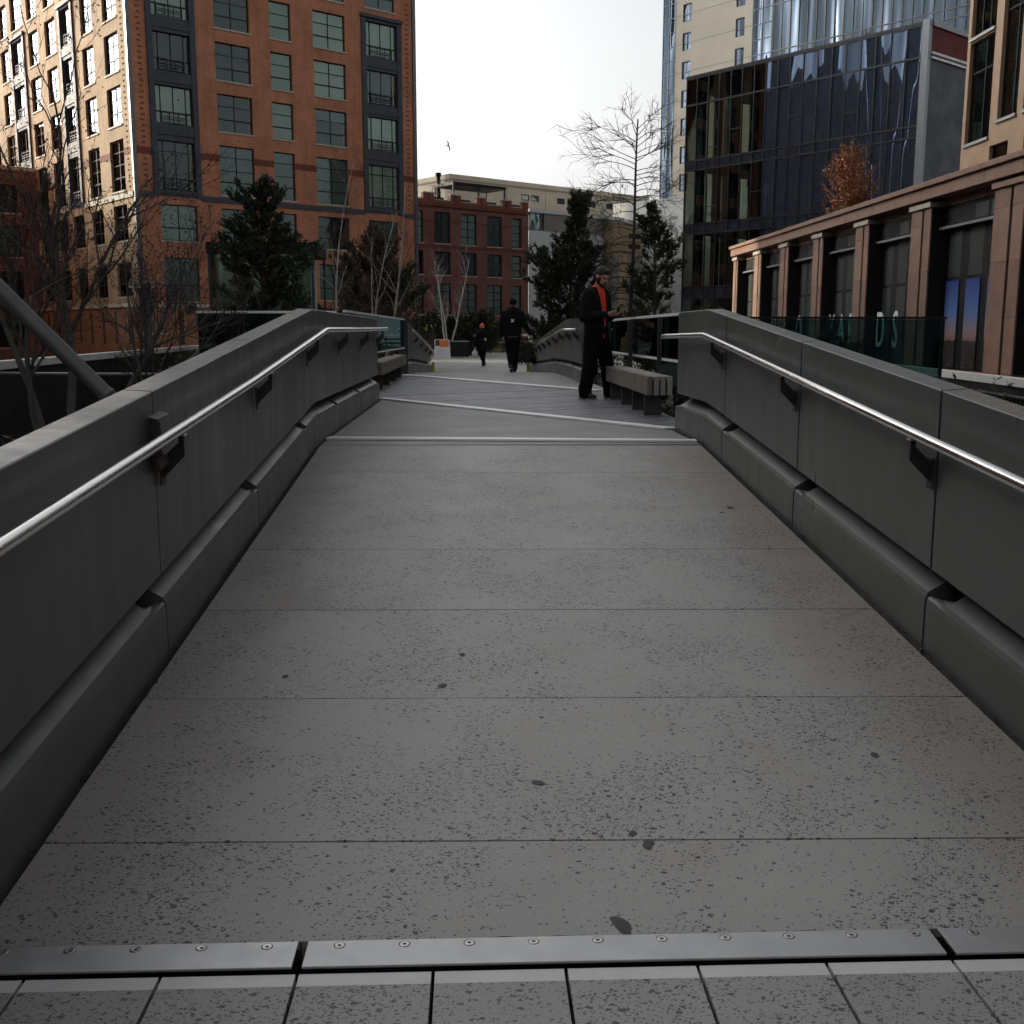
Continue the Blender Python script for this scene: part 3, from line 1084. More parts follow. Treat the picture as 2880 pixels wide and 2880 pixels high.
t = thing('pipe_rail', 'thin pale pipe rail with dark posts under the left edge beam', 'railing', (-6.6, 14.36, -1.0))
m = MB()
m.tube([(0, 0, 1.92), (2.7, -.1, 1.905)], .022, 8)
m.build('pipe', 'galvanised', t, smooth=True)
for x in (.15, 1.3, 2.5):
    m = MB()
    m.tube([(x, 0, 0), (x, 0, 1.9)], .025, 8)
    m.build('post', 'black_steel', t, smooth=True)
for z in (.5, .9, 1.3):
    m = MB()
    m.tube([(0, 0, z), (2.7, -.1, z)], .008, 6)
    m.build('wire', 'black_steel', t, smooth=True)

# black bar railing under the right edge beam
t = thing('bar_railing', 'black upright bar railing below the pale beam on the right', 'railing', (7.45, 12.0, -.5))
m = MB()
m.tube([(0, 0, 1.02), (1.2, 9.0, 1.02)], .03, 6)
m.build('top_rail', 'black_steel', t)
m = MB()
m.tube([(0, 0, .15), (1.2, 9.0, .15)], .03, 6)
m.build('bottom_rail', 'black_steel', t)
bar = MB()
bar.box(-.02, .02, -.02, .02, .0, .98)
bar_me = bar.mesh('bar', 'black_steel')
for k in range(60):
    s = k / 59
    link('bar', bar_me, t, (1.2 * s, 9.0 * s, .03))

# slanting steel prop on the left
t = thing('steel_prop', 'thick dark steel prop slanting up to the left behind the parapet', 'prop', (-3.1, 12, -.25))
m = MB()
A, B = Vector((-3.55, 12, .24)), Vector((-6.6, 12.0, 3.50))
A, B = A - t.location, B - t.location
m.tube([A - (B - A) * .1, A, A.lerp(B, .5), B], .090, 28)
m.build('tube', 'prop_paint', t, smooth=True)
m = MB()
c = A.lerp(B, .16)
dd = (B - A).normalized()
m.tube([c - dd * .03, c + dd * .03], .100, 28)
m.build('collar', 'prop_paint', t, smooth=True)
# ================================================================== buildings
ROT = R(38)          # street grid: local +x runs right and away, local +y left and away
CACHE = {}


def cached(key, fn):
    if key not in CACHE:
        CACHE[key] = fn()
    return CACHE[key]


FRONT = lambda s, t, z: (s, -t, z)       # facade on local y = 0, t outwards
SIDE = lambda s, t, z: (-t, s, z)        # facade on local x = 0


def facade(m, s0, s1, z0, z1, holes, depth, place):
    ss = sorted({s0, s1} | {x for h in holes for x in h[:2] if s0 < x < s1})
    zs = sorted({z0, z1} | {x for h in holes for x in h[2:4] if z0 < x < z1})
    for a, b in zip(ss, ss[1:]):
        for c, d in zip(zs, zs[1:]):
            ms, mz = (a + b) / 2, (c + d) / 2
            if any(h[0] < ms < h[1] and h[2] < mz < h[3] for h in holes):
                continue
            m.quad(place(a, 0, c), place(b, 0, c), place(b, 0, d), place(a, 0, d))
    for h in holes:
        a, b, c, d = h[:4]
        c, d = max(c, z0), min(d, z1)
        a, b = max(a, s0), min(b, s1)
        for (p, q) in (((a, c), (b, c)), ((b, c), (b, d)), ((b, d), (a, d)), ((a, d), (a, c))):
            m.quad(place(p[0], 0, p[1]), place(q[0], 0, q[1]), place(q[0], -depth, q[1]), place(p[0], -depth, p[1]))


def bx(m, place, s0, s1, t0, t1, z0, z1):
    P = [place(s, t, z) for z in (z0, z1) for s, t in ((s0, t0), (s1, t0), (s1, t1), (s0, t1))]
    m.hexa(P)


def window_mesh(w, h, cols, rows, fw, bw, d=.05):
    """frame + bars, local x across, y inwards, z up"""
    def fn():
        m = MB()
        m.box(0, fw, 0, d, 0, h)
        m.box(w - fw, w, 0, d, 0, h)
        m.box(fw, w - fw, 0, d, 0, fw)
        m.box(fw, w - fw, 0, d, h - fw, h)
        for c in cols:
            m.box(c * w - bw / 2, c * w + bw / 2, .002, d - .002, fw, h - fw)
        xs = [fw] + [c * w for c in cols] + [w - fw]
        for i, (r, thick) in enumerate(rows):
            for a, b in zip(xs, xs[1:]):
                m.box(a + bw / 2, b - bw / 2, .004, d - .004, r * h - thick / 2, r * h + thick / 2)
        return m.mesh('window', 'window_metal')
    return cached(('w', round(w, 2), round(h, 2), cols, rows, fw, bw, d), fn)


def pane_mesh(w, h, mat):
    def fn():
        m = MB()
        m.box(0, w, 0, .008, 0, h)
        return m.mesh('pane', mat)
    return cached(('p', round(w, 3), round(h, 3), mat), fn)


def panel_mesh(w, h, mat, th=.02):
    def fn():
        m = MB()
        m.box(0, w, 0, th, 0, h)
        return m.mesh('panel', mat)
    return cached(('b', round(w, 3), round(h, 3), mat, th), fn)


def sill_mesh(w, mat, hh=.10, out=.06):
    def fn():
        m = MB()
        m.box(-.05, w + .05, -out, .16, -hh, -.003)
        return m.mesh('sill', mat)
    return cached(('s', round(w, 2), mat, hh, out), fn)


def add_window(parent, side, s0, s1, z0, z1, cols, rows, blind, recess=.14, glassm='window_glass', fw=.055, bw=.05, by='cell', sill='stone_sill', blind_frac=None):
    w, h = s1 - s0, z1 - z0
    if side == 'front':
        loc, rz = (s0, recess, z0), 0.0
    else:
        loc, rz = (recess, s1, z0), -math.pi / 2
    o = link('window', window_mesh(w, h, cols, rows, fw, bw), parent, loc, rz)
    xs = [fw] + [c * w for c in cols] + [w - fw]
    zs = [fw] + ([r * h for r, _ in rows] if by == 'cell' else []) + [h - fw]
    for a, b in zip(xs, xs[1:]):
        for c, d in zip(zs, zs[1:]):
            link('pane', pane_mesh(b - a, d - c, glassm), o, (a, .022 + random.uniform(-.003, .003), c))
    if blind:
        hb = h if blind_frac is None else h * blind_frac
        if hb < h - .05:
            link('room', panel_mesh(w - .02, h - .02, 'room_dark'), o, (.01, .40, .01))
        link('blind', panel_mesh(w - .02, hb - .02, blind), o, (.01, .055, h - hb + .01))
    else:
        link('room', panel_mesh(w - .02, h - .02, 'room_dark'), o, (.01, .40, .01))
    if sill:
        link('sill', sill_mesh(w, sill), o, (0, -recess, 0))
    return o


rb = random.Random(11)

# ------------------------------------------------------------------ A: big orange brick block on the left
LB = thing('brick_apartment_block', 'tall orange brick apartment block with sunlit tan side on the left', 'building', (-19.53, 64.99, 0), ROT)
TOP = 30.0
rowsA = [(25.42, 27.62), (22.47, 24.67), (19.47, 21.67), (16.49, 18.67), (13.52, 15.70), (9.78, 12.70), (6.90, 8.97)]
colsA = [(5.33, 7.65), (9.0, 10.48), (12.05, 14.42)]
bay1, bay2 = (1.12, 4.08), (15.63, 18.78)
front_holes = []
for a, b in colsA:
    for z0, z1 in rowsA:
        front_holes.append((a, b, z0, z1))
front_holes += [(bay1[0], bay1[1], 9.45, 28.0), (1.47, 3.75, 6.88, 8.97), (bay2[0], bay2[1], 9.45, 22.08), (15.97, 18.33, 22.55, 24.7), (15.97, 18.33, 25.42, 27.62), (15.97, 18.33, 6.9, 8.97)]
low = [(1.5, 3.7, 3.35, 5.9), (5.33, 7.65, 3.6, 5.9), (9.0, 10.48, 3.6, 5.9), (12.05, 14.42, 3.6, 5.9), (15.97, 18.33, 3.6, 5.9)]
front_holes += low
side_cols = [(1.38, 3.6), (5.37, 7.33), (12.07, 14.18), (15.68, 17.74), (22.36, 24.3), (26.1, 28.1), (33.0, 35.0)]
bays_s = [(8.55, 11.2), (18.5, 21.7), (29.2, 32.0)]
side_holes = []
for a, b in side_cols:
    for z0, z1 in rowsA:
        side_holes.append((a, b, z0, z1))
    side_holes.append((a, b, 3.6, 5.6))
for a, b in bays_s:
    side_holes.append((a, b, 9.45, 22.0))
    for z0, z1 in rowsA[:2] + rowsA[6:]:
        side_holes.append((a + .3, b - .3, z0, z1))
    side_holes.append((a + .3, b - .3, 3.6, 5.6))
m = MB()
facade(m, 0.22, 19.72, -8, TOP, front_holes, .20, FRONT)
m.quad((19.72, 0, -8), (19.72, 22, -8), (19.72, 22, TOP), (19.72, 0, TOP))
m.build('front_wall', 'brick_orange', LB)
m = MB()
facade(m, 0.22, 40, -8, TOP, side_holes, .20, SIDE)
m.build('side_wall', 'brick_tan', LB)  # lighter tan than the front brick: warm sunlight put into the colour
m = MB()
m.quad((0, 40, -8), (19.72, 40, -8), (19.72, 40, TOP), (0, 40, TOP))
m.quad((19.72, 22, -8), (19.72, 40, -8), (19.72, 40, TOP), (19.72, 22, TOP))
m.build('rear_wall', 'brick_orange', LB)
m = MB()
m.box(.4, 19.6, .4, 39.8, TOP - .2, TOP)
m.build('roof', 'dark_steel', LB)
m = MB()
m.box(-.02, .22, -.02, .22, -8, TOP)
m.build('corner_trim', 'corner_metal', LB)
m = MB()
m.box(19.70, 19.95, -.12, .25, -8, TOP)
m.build('corner_trim', 'corner_metal', LB)
# steel belt course and dark brick courses
m = MB()
for a, b in ((.22, 1.12), (4.08, 15.63), (18.78, 19.70)):
    m = MB()
    m.box(a, b, -.07, .02, 9.30, 9.60)
    m.build('belt_course', 'bay_metal', LB)
m = MB()
for a, b in ((.22, 8.55), (11.2, 18.5), (21.7, 29.2), (32, 40)):
    m = MB()
    m.box(-.07, .02, a, b, 9.30, 9.60)
    m.build('belt_course', 'stone_sill', LB)
m = MB()
gaps = [(.22, 1.12), (4.08, 5.33), (7.65, 9.0), (10.48, 12.05), (14.42, 15.63), (18.78, 19.70)]
for a, b in gaps:
    m = MB()
    m.box(a, b, -.012, .02, 11.72, 12.12)
    m.build('dark_brick_course', 'brick_band', LB)
m = MB()
edges = [.22] + [x for c in sorted(side_cols[:5] + bays_s[:2]) for x in c] + [26]
for a, b in zip(edges[0::2], edges[1::2]):
    m = MB()
    m.box(-.012, .02, a, b, 11.72, 12.12)
    m.build('dark_brick_course', 'brick_band', LB)
# projecting brick studs near both front edges
stud = MB()
stud.box(-.10, .10, -.035, .0, -.035, .035)
stud_me = stud.mesh('brick_stud', 'brick_band')
for s in (.66, 19.25):
    for k in range(44):
        link('brick_stud', stud_me, LB, (s + (k % 2) * .06, 0, 9.9 + k * .31))
for k in range(44):
    link('brick_stud', stud_me, LB, (0, .75 + (k % 2) * .06, 9.9 + k * .31), -math.pi / 2)
blinds = ['blind_pale', 'blind_green', 'blind_grey', 'blind_green', None]
look = {  # (column, row) -> blind, fraction
    (0, 2): (None, None), (0, 3): (None, None), (0, 4): (None, None), (0, 5): ('blind_grey', None), (0, 6): ('blind_grey', None),
    (1, 2): ('blind_green', None), (1, 3): ('blind_green', None), (1, 4): ('blind_green', None), (1, 5): ('blind_grey', None),
    (2, 2): ('blind_pale', None), (2, 3): ('blind_pale', None), (2, 4): ('blind_grey', .35), (2, 5): ('blind_grey', None)}
for ci, (a, b) in enumerate(colsA):
    for ri, (z0, z1) in enumerate(rowsA):
        tall = z1 - z0 > 2.5
        bl, fr_ = look.get((ci, ri), (rb.choice(blinds), None))
        rws = ((.27, .07), (.50, .04), (.77, .04)) if tall else ((.33, .07), (.68, .04))
        add_window(LB, 'front', a, b, z0, z1, () if b - a < 1.6 else (.5,), rws, bl, blind_frac=fr_)
    add_window(LB, 'front', a, b, 3.6, 5.9, () if b - a < 1.6 else (.5,), ((.33, .07), (.68, .04)), rb.choice(['blind_grey', None]))
for (a, b, z0, z1), bl in (((1.47, 3.75, 6.88, 8.97), 'blind_green'), ((15.97, 18.33, 22.55, 24.7), None), ((15.97, 18.33, 25.42, 27.62), 'blind_grey'), ((15.97, 18.33, 6.9, 8.97), 'blind_grey'), ((1.5, 3.7, 3.35, 5.9), 'blind_grey'), ((15.97, 18.33, 3.6, 5.9), None)):
    add_window(LB, 'front', a, b, z0, z1, (.5,), ((.36, .07),), bl)


def bay(parent, side, a, b, zt, windows, sash):
    """dark steel bay running through several storeys, with its windows and balconette rails"""
    place = FRONT if side == 'front' else SIDE
    m = MB()
    fwid = .34
    bx(m, place, a, a + fwid, -.20, .12, 9.45, zt)
    bx(m, place, b - fwid, b, -.20, .12, 9.45, zt)
    zs = sorted(windows)
    prev = 9.45
    for z0, z1 in zs:
        bx(m, place, a + fwid, b - fwid, -.20, .05, prev, z0)
        bx(m, place, a + fwid, b - fwid, .05, .10, max(prev + .12, z0 - .62), z0 - .16)
        prev = z1
    bx(m, place, a + fwid, b - fwid, -.20, .05, prev, zt - .18)
    bx(m, place, a - .08, b + .08, -.05, .20, zt - .18, zt + .02)
    m.build('bay_frame', 'bay_metal', parent)
    for z0, z1 in windows:
        bl = rb.choice(['blind_pale', 'blind_green', None]) if side == 'front' else rb.choice(['blind_grey', None])
        o = add_window(parent, side, a + fwid, b - fwid, z0, z1, (.16, .5, .84), ((.32, .08),) if z1 - z0 < 2.5 else ((.24, .08), (.78, .05)), bl, recess=.10, sill=None, by='col')
        w = b - a - 2 * fwid
        # balconette rail in front of the lower sash
        def fn():
            q = MB()
            lo, hi = .10, .66
            for x in (.16 * w, .38 * w, .62 * w, .84 * w):
                q.box(x - .02, x + .02, -.10, -.07, lo, hi)
            for z in (lo, .28, .42, hi):
                q.box(.16 * w, .84 * w, -.105, -.075, z - .02, z + .02)
            return q.mesh('balconette_rail', 'bay_metal')
        link('balconette_rail', cached(('rail', round(w, 2)), fn), o, (0, 0, 0))


bw_ = [(9.80, 12.60), (13.55, 15.70), (16.50, 18.65), (19.50, 21.70)]
bay(LB, 'front', bay1[0], bay1[1], 28.0, bw_ + [(22.47, 24.67), (25.42, 27.5)], 4)
bay(LB, 'front', bay2[0], bay2[1], 22.08, bw_, 4)
for a, b in bays_s[:2]:
    bay(LB, 'side', a, b, 22.0, bw_, 3)
    for z0, z1 in rowsA[:2] + rowsA[6:]:
        add_window(LB, 'side', a + .3, b - .3, z0, z1, (.5,), ((.33, .08), (.68, .05)), rb.choice(['blind_grey', None]), by='col')
    add_window(LB, 'side', a + .3, b - .3, 3.6, 5.6, (.5,), ((.4, .08),), None, by='col', fw=.07, bw=.09)
for a, b in side_cols[:5]:
    for z0, z1 in rowsA[1:]:
        tall = z1 - z0 > 2.5
        add_window(LB, 'side', a, b, z0, z1, (.5,), ((.27, .08), (.52, .05), (.77, .05)) if tall else ((.33, .08), (.68, .05)), rb.choice(['blind_grey', 'blind_pale', None]), by='col', fw=.07, bw=.10)
    add_window(LB, 'side', a, b, 3.6, 5.6, (.5,), ((.4, .08),), None, by='col', fw=.07, bw=.09)
# ledge, brick base with pierced slots, terrace rail
m = MB()
m.box(-.55, 0, -.55, 26, 2.95, 3.15)
m.box(0, 9.5, -.55, 0, 2.95, 3.15)
m.build('base_ledge', 'stone_sill', LB)
m = MB()
m.box(-.45, -.02, -.45, 26, -8, 2.94)
m.box(-.02, 9.4, -.45, -.02, -8, 2.94)
m.build('base_wall', 'brick_base', LB)
slot = MB()
for k in range(12):
    z = .75 + k * .165
    slot.box(-.012, 0, -.19 + (k % 2) * .06, .13 + (k % 2) * .06, z, z + .15)
slot_me = slot.mesh('pierced_slot', 'dark_void')
for k in range(10):
    link('pierced_slot', slot_me, LB, (-.452, .9 + k * 2.15, 0))
for k in range(2):
    link('pierced_slot', slot_me, LB, (2.2 + k * 3.2, -.452, 0), math.pi / 2)
m = MB()
for k in range(22):
    m.box(.6 + k * .4, .63 + k * .4, -.42, -.39, 3.15, 4.05)
for z in (3.55, 4.05):
    m.box(.5, 9.3, -.43, -.38, z - .02, z + .02)
m.build('terrace_rail', 'dark_steel', LB)

WG = thing('brick_wing', 'dark red brick wing in shade at the left edge below the sunlit side wall', 'building', (-19.53, 64.99, 0), ROT)
WY = 18.2
wing_holes = [(a, b, c, d) for a, b in ((-3.4, -1.3), (-7.2, -5.1), (-11.0, -8.9)) for c, d in ((9.7, 11.6), (6.7, 8.8), (3.6, 5.7), (.4, 2.4))]
m = MB()
facade(m, -13, -.03, -8, 12.6, wing_holes, .2, lambda s, t_, z: (s, WY - t_, z))
m.quad((-13, WY, -8), (-13, WY + 9, -8), (-13, WY + 9, 12.6), (-13, WY, 12.6))
m.quad((-13, WY, 12.6), (-.03, WY, 12.6), (-.03, WY + 9, 12.6), (-13, WY + 9, 12.6))
m.build('wall', 'brick_red', WG)
m = MB()
m.box(-13.1, -.03, WY - .1, WY + .25, 12.604, 12.85)
m.build('coping', 'stone_sill', WG)
for a, b, c, d in wing_holes:
    o = add_window(WG, 'front', a, b, c, d, (.5,), ((.35, .07),), rb.choice(['blind_grey', None]), by='col')
    o.location.y += WY

# ------------------------------------------------------------------ B: lower red brick block
MBK = thing('red_brick_building', 'lower red brick building with notched parapet in the middle distance', 'building', (5.32, 103.14, 0), ROT)
colsB = [(-14.6, -12.12), (-10.88, -9.15), (-7.96, -6.2), (-4.97, -3.22), (-1.99, -.85)]
rowsB = [(9.22, 11.90), (6.50, 8.52), (3.05, 5.75), (.6, 2.4)]
holesB = [(a, b, c, d) for a, b in colsB for c, d in rowsB]
m = MB()
facade(m, -20, 0.0, -8, 12.30, holesB, .2, FRONT)
m.quad((0, 0, -8), (0, 16, -8), (0, 16, 12.3), (0, 0, 12.3))
m.quad((-20, 16, -8), (0, 16, -8), (0, 16, 12.3), (-20, 16, 12.3))
m.build('wall', 'brick_red', MBK)
m = MB()
m.box(-20, -.02, .3, 15.9, 12.1, 12.25)
m.build('roof', 'dark_steel', MBK)
m = MB()
m.box(-20, .06, -.16, .3, 12.32, 12.62)
m.build('cornice', 'brick_band', MBK)
m = MB()
m.box(-20, .03, -.06, .05, 8.88, 9.06)
m.build('belt_course', 'brick_band', MBK)
m = MB()
for a, b in zip([-20] + [c[1] for c in colsB], [c[0] for c in colsB] + [0]):
    for z in (10.95, 2.6):
        m = MB()
        m.box(a, b, -.012, .02, z, z + .25)
        m.build('dark_brick_course', 'brick_band', MBK)
m = MB()
m.box(-20, 0, 0, .3, 12.62, 12.86)
m.build('parapet_wall', 'brick_red', MBK)
for a, b in ((-17.5, -15.9), (-12.05, -10.88), (-9.07, -7.94), (-6.14, -5.0), (-3.15, -2.03), (-.8, .0)):
    q = MB()
    q.box(a, b, 0, .3, 12.861, 13.40)
    o = q.build('merlon', 'brick_red', MBK)
    q = MB()
    q.box(a - .04, b + .04, -.05, .35, 13.402, 13.50)
    q.build('coping', 'stone_sill', o)
    q = MB()
    c = (a + b) / 2
    q.box(c - .13, c + .13, -.03, .0, 12.64, 13.39)
    q.build('dark_inset', 'brick_band', o)
    if b < -.5:
        q = MB()
        nx = {-15.9: -12.09, -10.88: -9.11, -7.94: -6.18, -5.0: -3.19, -2.03: -.84}[b]
        q.box(b + .045, nx, -.05, .35, 12.862, 12.95)
        q.build('coping', 'stone_sill', MBK)
patB = {0: 'blind_pale', 1: None, 2: 'blind_green', 3: None, 4: 'blind_green'}
for ci, (a, b) in enumerate(colsB):
    for ri, (c, d) in enumerate(rowsB):
        single = ci in (4,)
        bl = patB[ci] if ri == 0 else ('blind_green' if (ri == 2 or (ri == 1 and ci == 4)) else None)
        add_window(MBK, 'front', a, b, c, d, () if single else (.5,), ((.25, .06), (.5, .06), (.75, .06)) if d - c > 2.3 else ((.33, .06), (.66, .06)), bl, fw=.08, bw=.10, by='cell' if ri < 3 else 'col')
# roof terrace: pergola, flue, planters, furniture
PG = thing('pergola', 'black flat-roofed pergola on the roof of the red brick building', 'pergola', (5.32, 103.14, 12.25), ROT)
m = MB()
m.box(-7.6, -1.4, 1.6, 4.6, 2.35, 2.62)
m.build('canopy', 'black_steel', PG)
for (x, y) in ((-7.5, 1.7), (-4.6, 1.7), (-1.5, 1.7), (-7.5, 4.5), (-1.5, 4.5)):
    q = MB()
    q.box(x - .06, x + .06, y - .06, y + .06, 0, 2.349)
    q.build('post', 'black_steel', PG)
o = MB()
o.tube([(0, 0, 0), (0, 0, 3.6)], .2, 12)
o.tube([(0, 0, 3.6), (0, 0, 3.9)], [.28, .28], 12)
o = o.build('flue', 'black_steel', loc=tuple(Matrix.Rotation(ROT, 3, 'Z') @ Vector((-6.3, 5.6, 0)) + Vector((5.32, 103.14, 12.25))))
tag(o, 'black flue pipe standing behind the roof pergola', 'flue')
PB = thing('roof_planters', 'row of dark planters behind the notched roof parapet', 'planter', (5.32, 103.14, 12.25), ROT)
for x in (-11.6, -8.6, -5.6, -2.6):
    q = MB()
    q.box(x, x + 2.2, .6, 1.1, 0, .95)
    q.build('planter_box', 'black_steel', PB)

# ------------------------------------------------------------------ C: pale grey-tan block behind
GB = thing('grey_block', 'pale grey rendered block with long flat roofline behind the red brick building', 'building', (-2.75, 140.43, 0), ROT)
winC = [(11.95, 13.35), (13.72, 15.15), (18.43, 19.86), (20.4, 21.8), (24.5, 25.9), (28.0, 29.4)]
m = MB()
facade(m, 0, 37, -8, 21.3, [(a, b, 18.95, 19.74) for a, b in winC], .25, FRONT)
facade(m, 0, 7.2, -8, 21.3, [], .2, SIDE)
m.quad((37, 0, -8), (37, 15, -8), (37, 15, 21.3), (37, 0, 21.3))
m.quad((0, 7.2, -8), (37, 15, -8), (37, 15, 21.3), (0, 7.2, 21.3))
m.build('wall', 'grey_render', GB)
m = MB()
m.v = [(0, 0, 21.1), (37, 0, 21.1), (37, 15, 21.1), (0, 7.2, 21.1)]
m.f = [(0, 1, 2, 3)]
m.build('roof', 'grey_band', GB)
m = MB()
m.box(-.03, 37.0, -.06, .0, 20.50, 20.74)
m.box(-.06, .0, .0, 7.2, 20.50, 20.74)
m.build('string_course', 'grey_band', GB)
for s in (5.2, 9.4, 16.3, 22.6, 30):
    m = MB()
    m.box(s - .04, s + .04, -.02, .0, 10, 20.49)
    m.build('panel_joint', 'grey_band', GB)
for a, b in winC:
    add_window(GB, 'front', a, b, 18.95, 19.74, (), (), 'blind_pale', fw=.12, recess=.06, sill=None)
m = MB()
m.box(34.5, 36.5, 4, 7, 21.3, 21.9)
m.build('roof_box', 'white_render', GB)

# ------------------------------------------------------------------ D: white rendered house between red brick and the evergreens
WB = thing('white_house', 'white rendered house with a grey upper storey behind the large evergreen', 'building', (5.89, 113.52, 0), ROT)
m = MB()
facade(m, 0, 14, -8, 11.90, [(1.06, 2.05, 8.38, 10.18), (4.2, 5.2, 8.38, 10.18), (1.06, 2.05, 4.6, 6.4)], .2, FRONT)
m.quad((0, 0, -8), (0, 8, -8), (0, 8, 11.9), (0, 0, 11.9))
m.build('wall', 'white_render', WB)
m = MB()
facade(m, 0, 14, 11.90, 13.70, [(.05, 2.15, 11.98, 13.68)], .2, FRONT)
m.quad((0, 0, 11.9), (0, 8, 11.9), (0, 8, 13.7), (0, 0, 13.7))
m.build('upper_wall', 'grey_band', WB)
m = MB()
m.box(-.05, 14, -.15, 8, 13.70, 14.05)
m.build('roof_edge', 'white_render', WB)
add_window(WB, 'front', .05, 2.15, 11.98, 13.68, (), (), None, sill=None)
for (a, b, c, d) in ((1.06, 2.05, 8.38, 10.18), (4.2, 5.2, 8.38, 10.18), (1.06, 2.05, 4.6, 6.4)):
    add_window(WB, 'front', a, b, c, d, (), ((.5, .07),), 'blind_grey', sill='stone_sill', blind_frac=.5)
TB = thing('tan_house', 'tan house with a dark lower wall seen between the two evergreens', 'building', (15.4, 119.0, 0), ROT)
m = MB()
m.box(0, 4.6, 0, 8, 9.8, 13.2)
m.build('upper_wall', 'tan_render', TB)
m = MB()
m.box(0, 4.6, -.02, 8, -8, 9.8)
m.build('lower_wall', 'grey_band', TB)
m = MB()
m.box(-.1, 4.7, -.12, 8.1, 13.2, 13.5)
m.build('roof_edge', 'grey_render', TB)
m = MB()
m.box(.9, 2.0, -.05, 0, -8, 9.79)
m.build('yellow_panel', 'brick_tan', TB)
for a in (2.4, 3.4):
    for z in (10.6, 11.7):
        m = MB()
        m.box(a, a + .8, -.03, 0, z, z + .5)
        m.build('window', 'window_metal', TB)

# ------------------------------------------------------------------ E: pale tower with glass corners
TW = thing('pale_tower', 'tall pale concrete tower with glazed corners on a white podium numbered 507', 'building', (21.39, 125.0, 0), ROT)
TT = 56.0
rowsT = [(31.8 - 2.965 * k, 33.62 - 2.965 * k) for k in range(-6, 6)]
holes = []
for z0, z1 in rowsT:
    for a, b in ((-4.05, -2.85), (-11.25, -10.1)):
        holes.append((a, b, z0, z1))
m = MB()
facade(m, -12.3, -1.84, 16.5, TT, holes, .25, SIDE)
m.quad((1.5, -1.84, 16.5), (1.5, 0, 16.5), (1.5, 0, TT), (1.5, -1.84, TT))
m.box(1.6, 16, -14.5, -.1, 16.5, TT)
m.build('wall', 'tower_panel', TW)
for k in range(13):
    m = MB()
    z = 17.7 + 2.965 * k
    m.box(-.012, 0, -12.3, -1.84, z, z + .05)
    m.build('panel_joint', 'grey_band', TW)
for z0, z1 in rowsT:
    for a, b in ((-4.05, -2.85), (-11.25, -10.1)):
        add_window(TW, 'side', a, b, z0, z1, (), (), rb.choice(['blind_grey', None, 'blind_pale']), fw=.08, sill=None, glassm='tower_glass')
for (a, b, n) in ((-1.84, 0, 2), (-14.7, -12.3, 2)):
    z = 16.2
    while z < TT:
        for k in range(n):
            s0 = a + (b - a) * k / n
            link('glass_panel', panel_mesh((b - a) / n - .05, 1.40, 'tower_glass', .02), TW, (0.04, s0 + (b - a) / n - .02, z + .04), -math.pi / 2)
        z += 1.4825
    m = MB()
    z = 16.2
    while z < TT:
        m.box(-.02, .09, a, b, z - .03, z + .03)
        z += 1.4825
    for k in range(n + 1):
        s = a + (b - a) * k / n
        m.box(-.02, .09, s - .04, s + .04, 16.2, TT)
    m.build('glazing_bars', 'corner_metal', TW)
    m = MB()
    z = 16.2
    while z < TT:
        m.box(.9, 1.2, a + .05, b - .05, z + .1, z + 1.0)
        z += 2.965
    m.build('rooms', 'blind_grey', TW)
m = MB()
m.box(-.6, 16, -16, 6.8, -8, 16.4)
m.build('podium', 'podium_white', TW)


def text_mesh(s, size, mat, extrude=.01, xs=1.0):
    cu = bpy.data.curves.new('lettering', 'FONT')
    cu.body = s
    cu.size = size
    cu.extrude = extrude
    cu.align_x = 'CENTER'
    cu.align_y = 'CENTER'
    o = bpy.data.objects.new('tmp', cu)
    COL.objects.link(o)
    dg = bpy.context.evaluated_depsgraph_get()
    me = bpy.data.meshes.new_from_object(o.evaluated_get(dg))
    bpy.data.objects.remove(o, do_unlink=True)
    me.materials.clear()
    me.materials.append(MATS[mat])
    for v in me.vertices:
        v.co.x *= xs
    return me


def put_text(name, s, size, mat, parent, loc, rot, xs=1.0, extrude=.01):
    o = link(name, text_mesh(s, size, mat, extrude, xs), parent, loc)
    o.rotation_euler = rot
    return o


# the podium numerals, read from the west: local -y is to the right
for ch, y in (('5', -2.7), ('0', -5.7), ('7', -8.7)):
    put_text('numeral', ch, 4.3, 'number_grey', TW, (-.62, y, 12.65), (R(90), 0, R(-90)), extrude=.008)

# ------------------------------------------------------------------ F: dark glass block and the glass tower behind it
GL = thing('glass_block', 'dark blue glass office block with a transparent corner on the right', 'building', (14.22, 73.28, 0), ROT)
mull = [0.0, -.88, -1.82, -2.74, -3.65, -4.54, -5.45, -6.33, -7.22, -8.10, -9.02, -10.0, -10.98, -11.9, -12.84, -13.78, -14.72, -15.66, -16.55]
trans = [-8.0, -4.6, -1.1, .6, 3.7, 4.45, 7.9, 8.55, 12.0, 12.6, 16.15, 17.8]
bars = MB()
for s in mull:
    bars.box(-.06, .06, s - .028, s + .028, -8, 17.86)
for z in trans:
    bars.box(-.05, .055, -16.55, 0, z - .05, z + .05)
bars.build('mullion_grid', 'curtain_frame', GL)
for i, (b, a) in enumerate(zip(mull, mull[1:])):
    for c, d in zip(trans[3:], trans[4:]):
        clear = i < 7 and d - c > 1.2
        mat = 'curtain_glass_clear' if clear else 'curtain_glass'
        o = link('glass_panel', panel_mesh(round(b - a - .05, 2), round(d - c - .09, 3), mat, .012), GL, (.0, b - .025, c + .045), -math.pi / 2)
        o.rotation_euler = (R(rb.uniform(-.8, .8)), 0, -math.pi / 2 + R(rb.uniform(-.6, .6)))
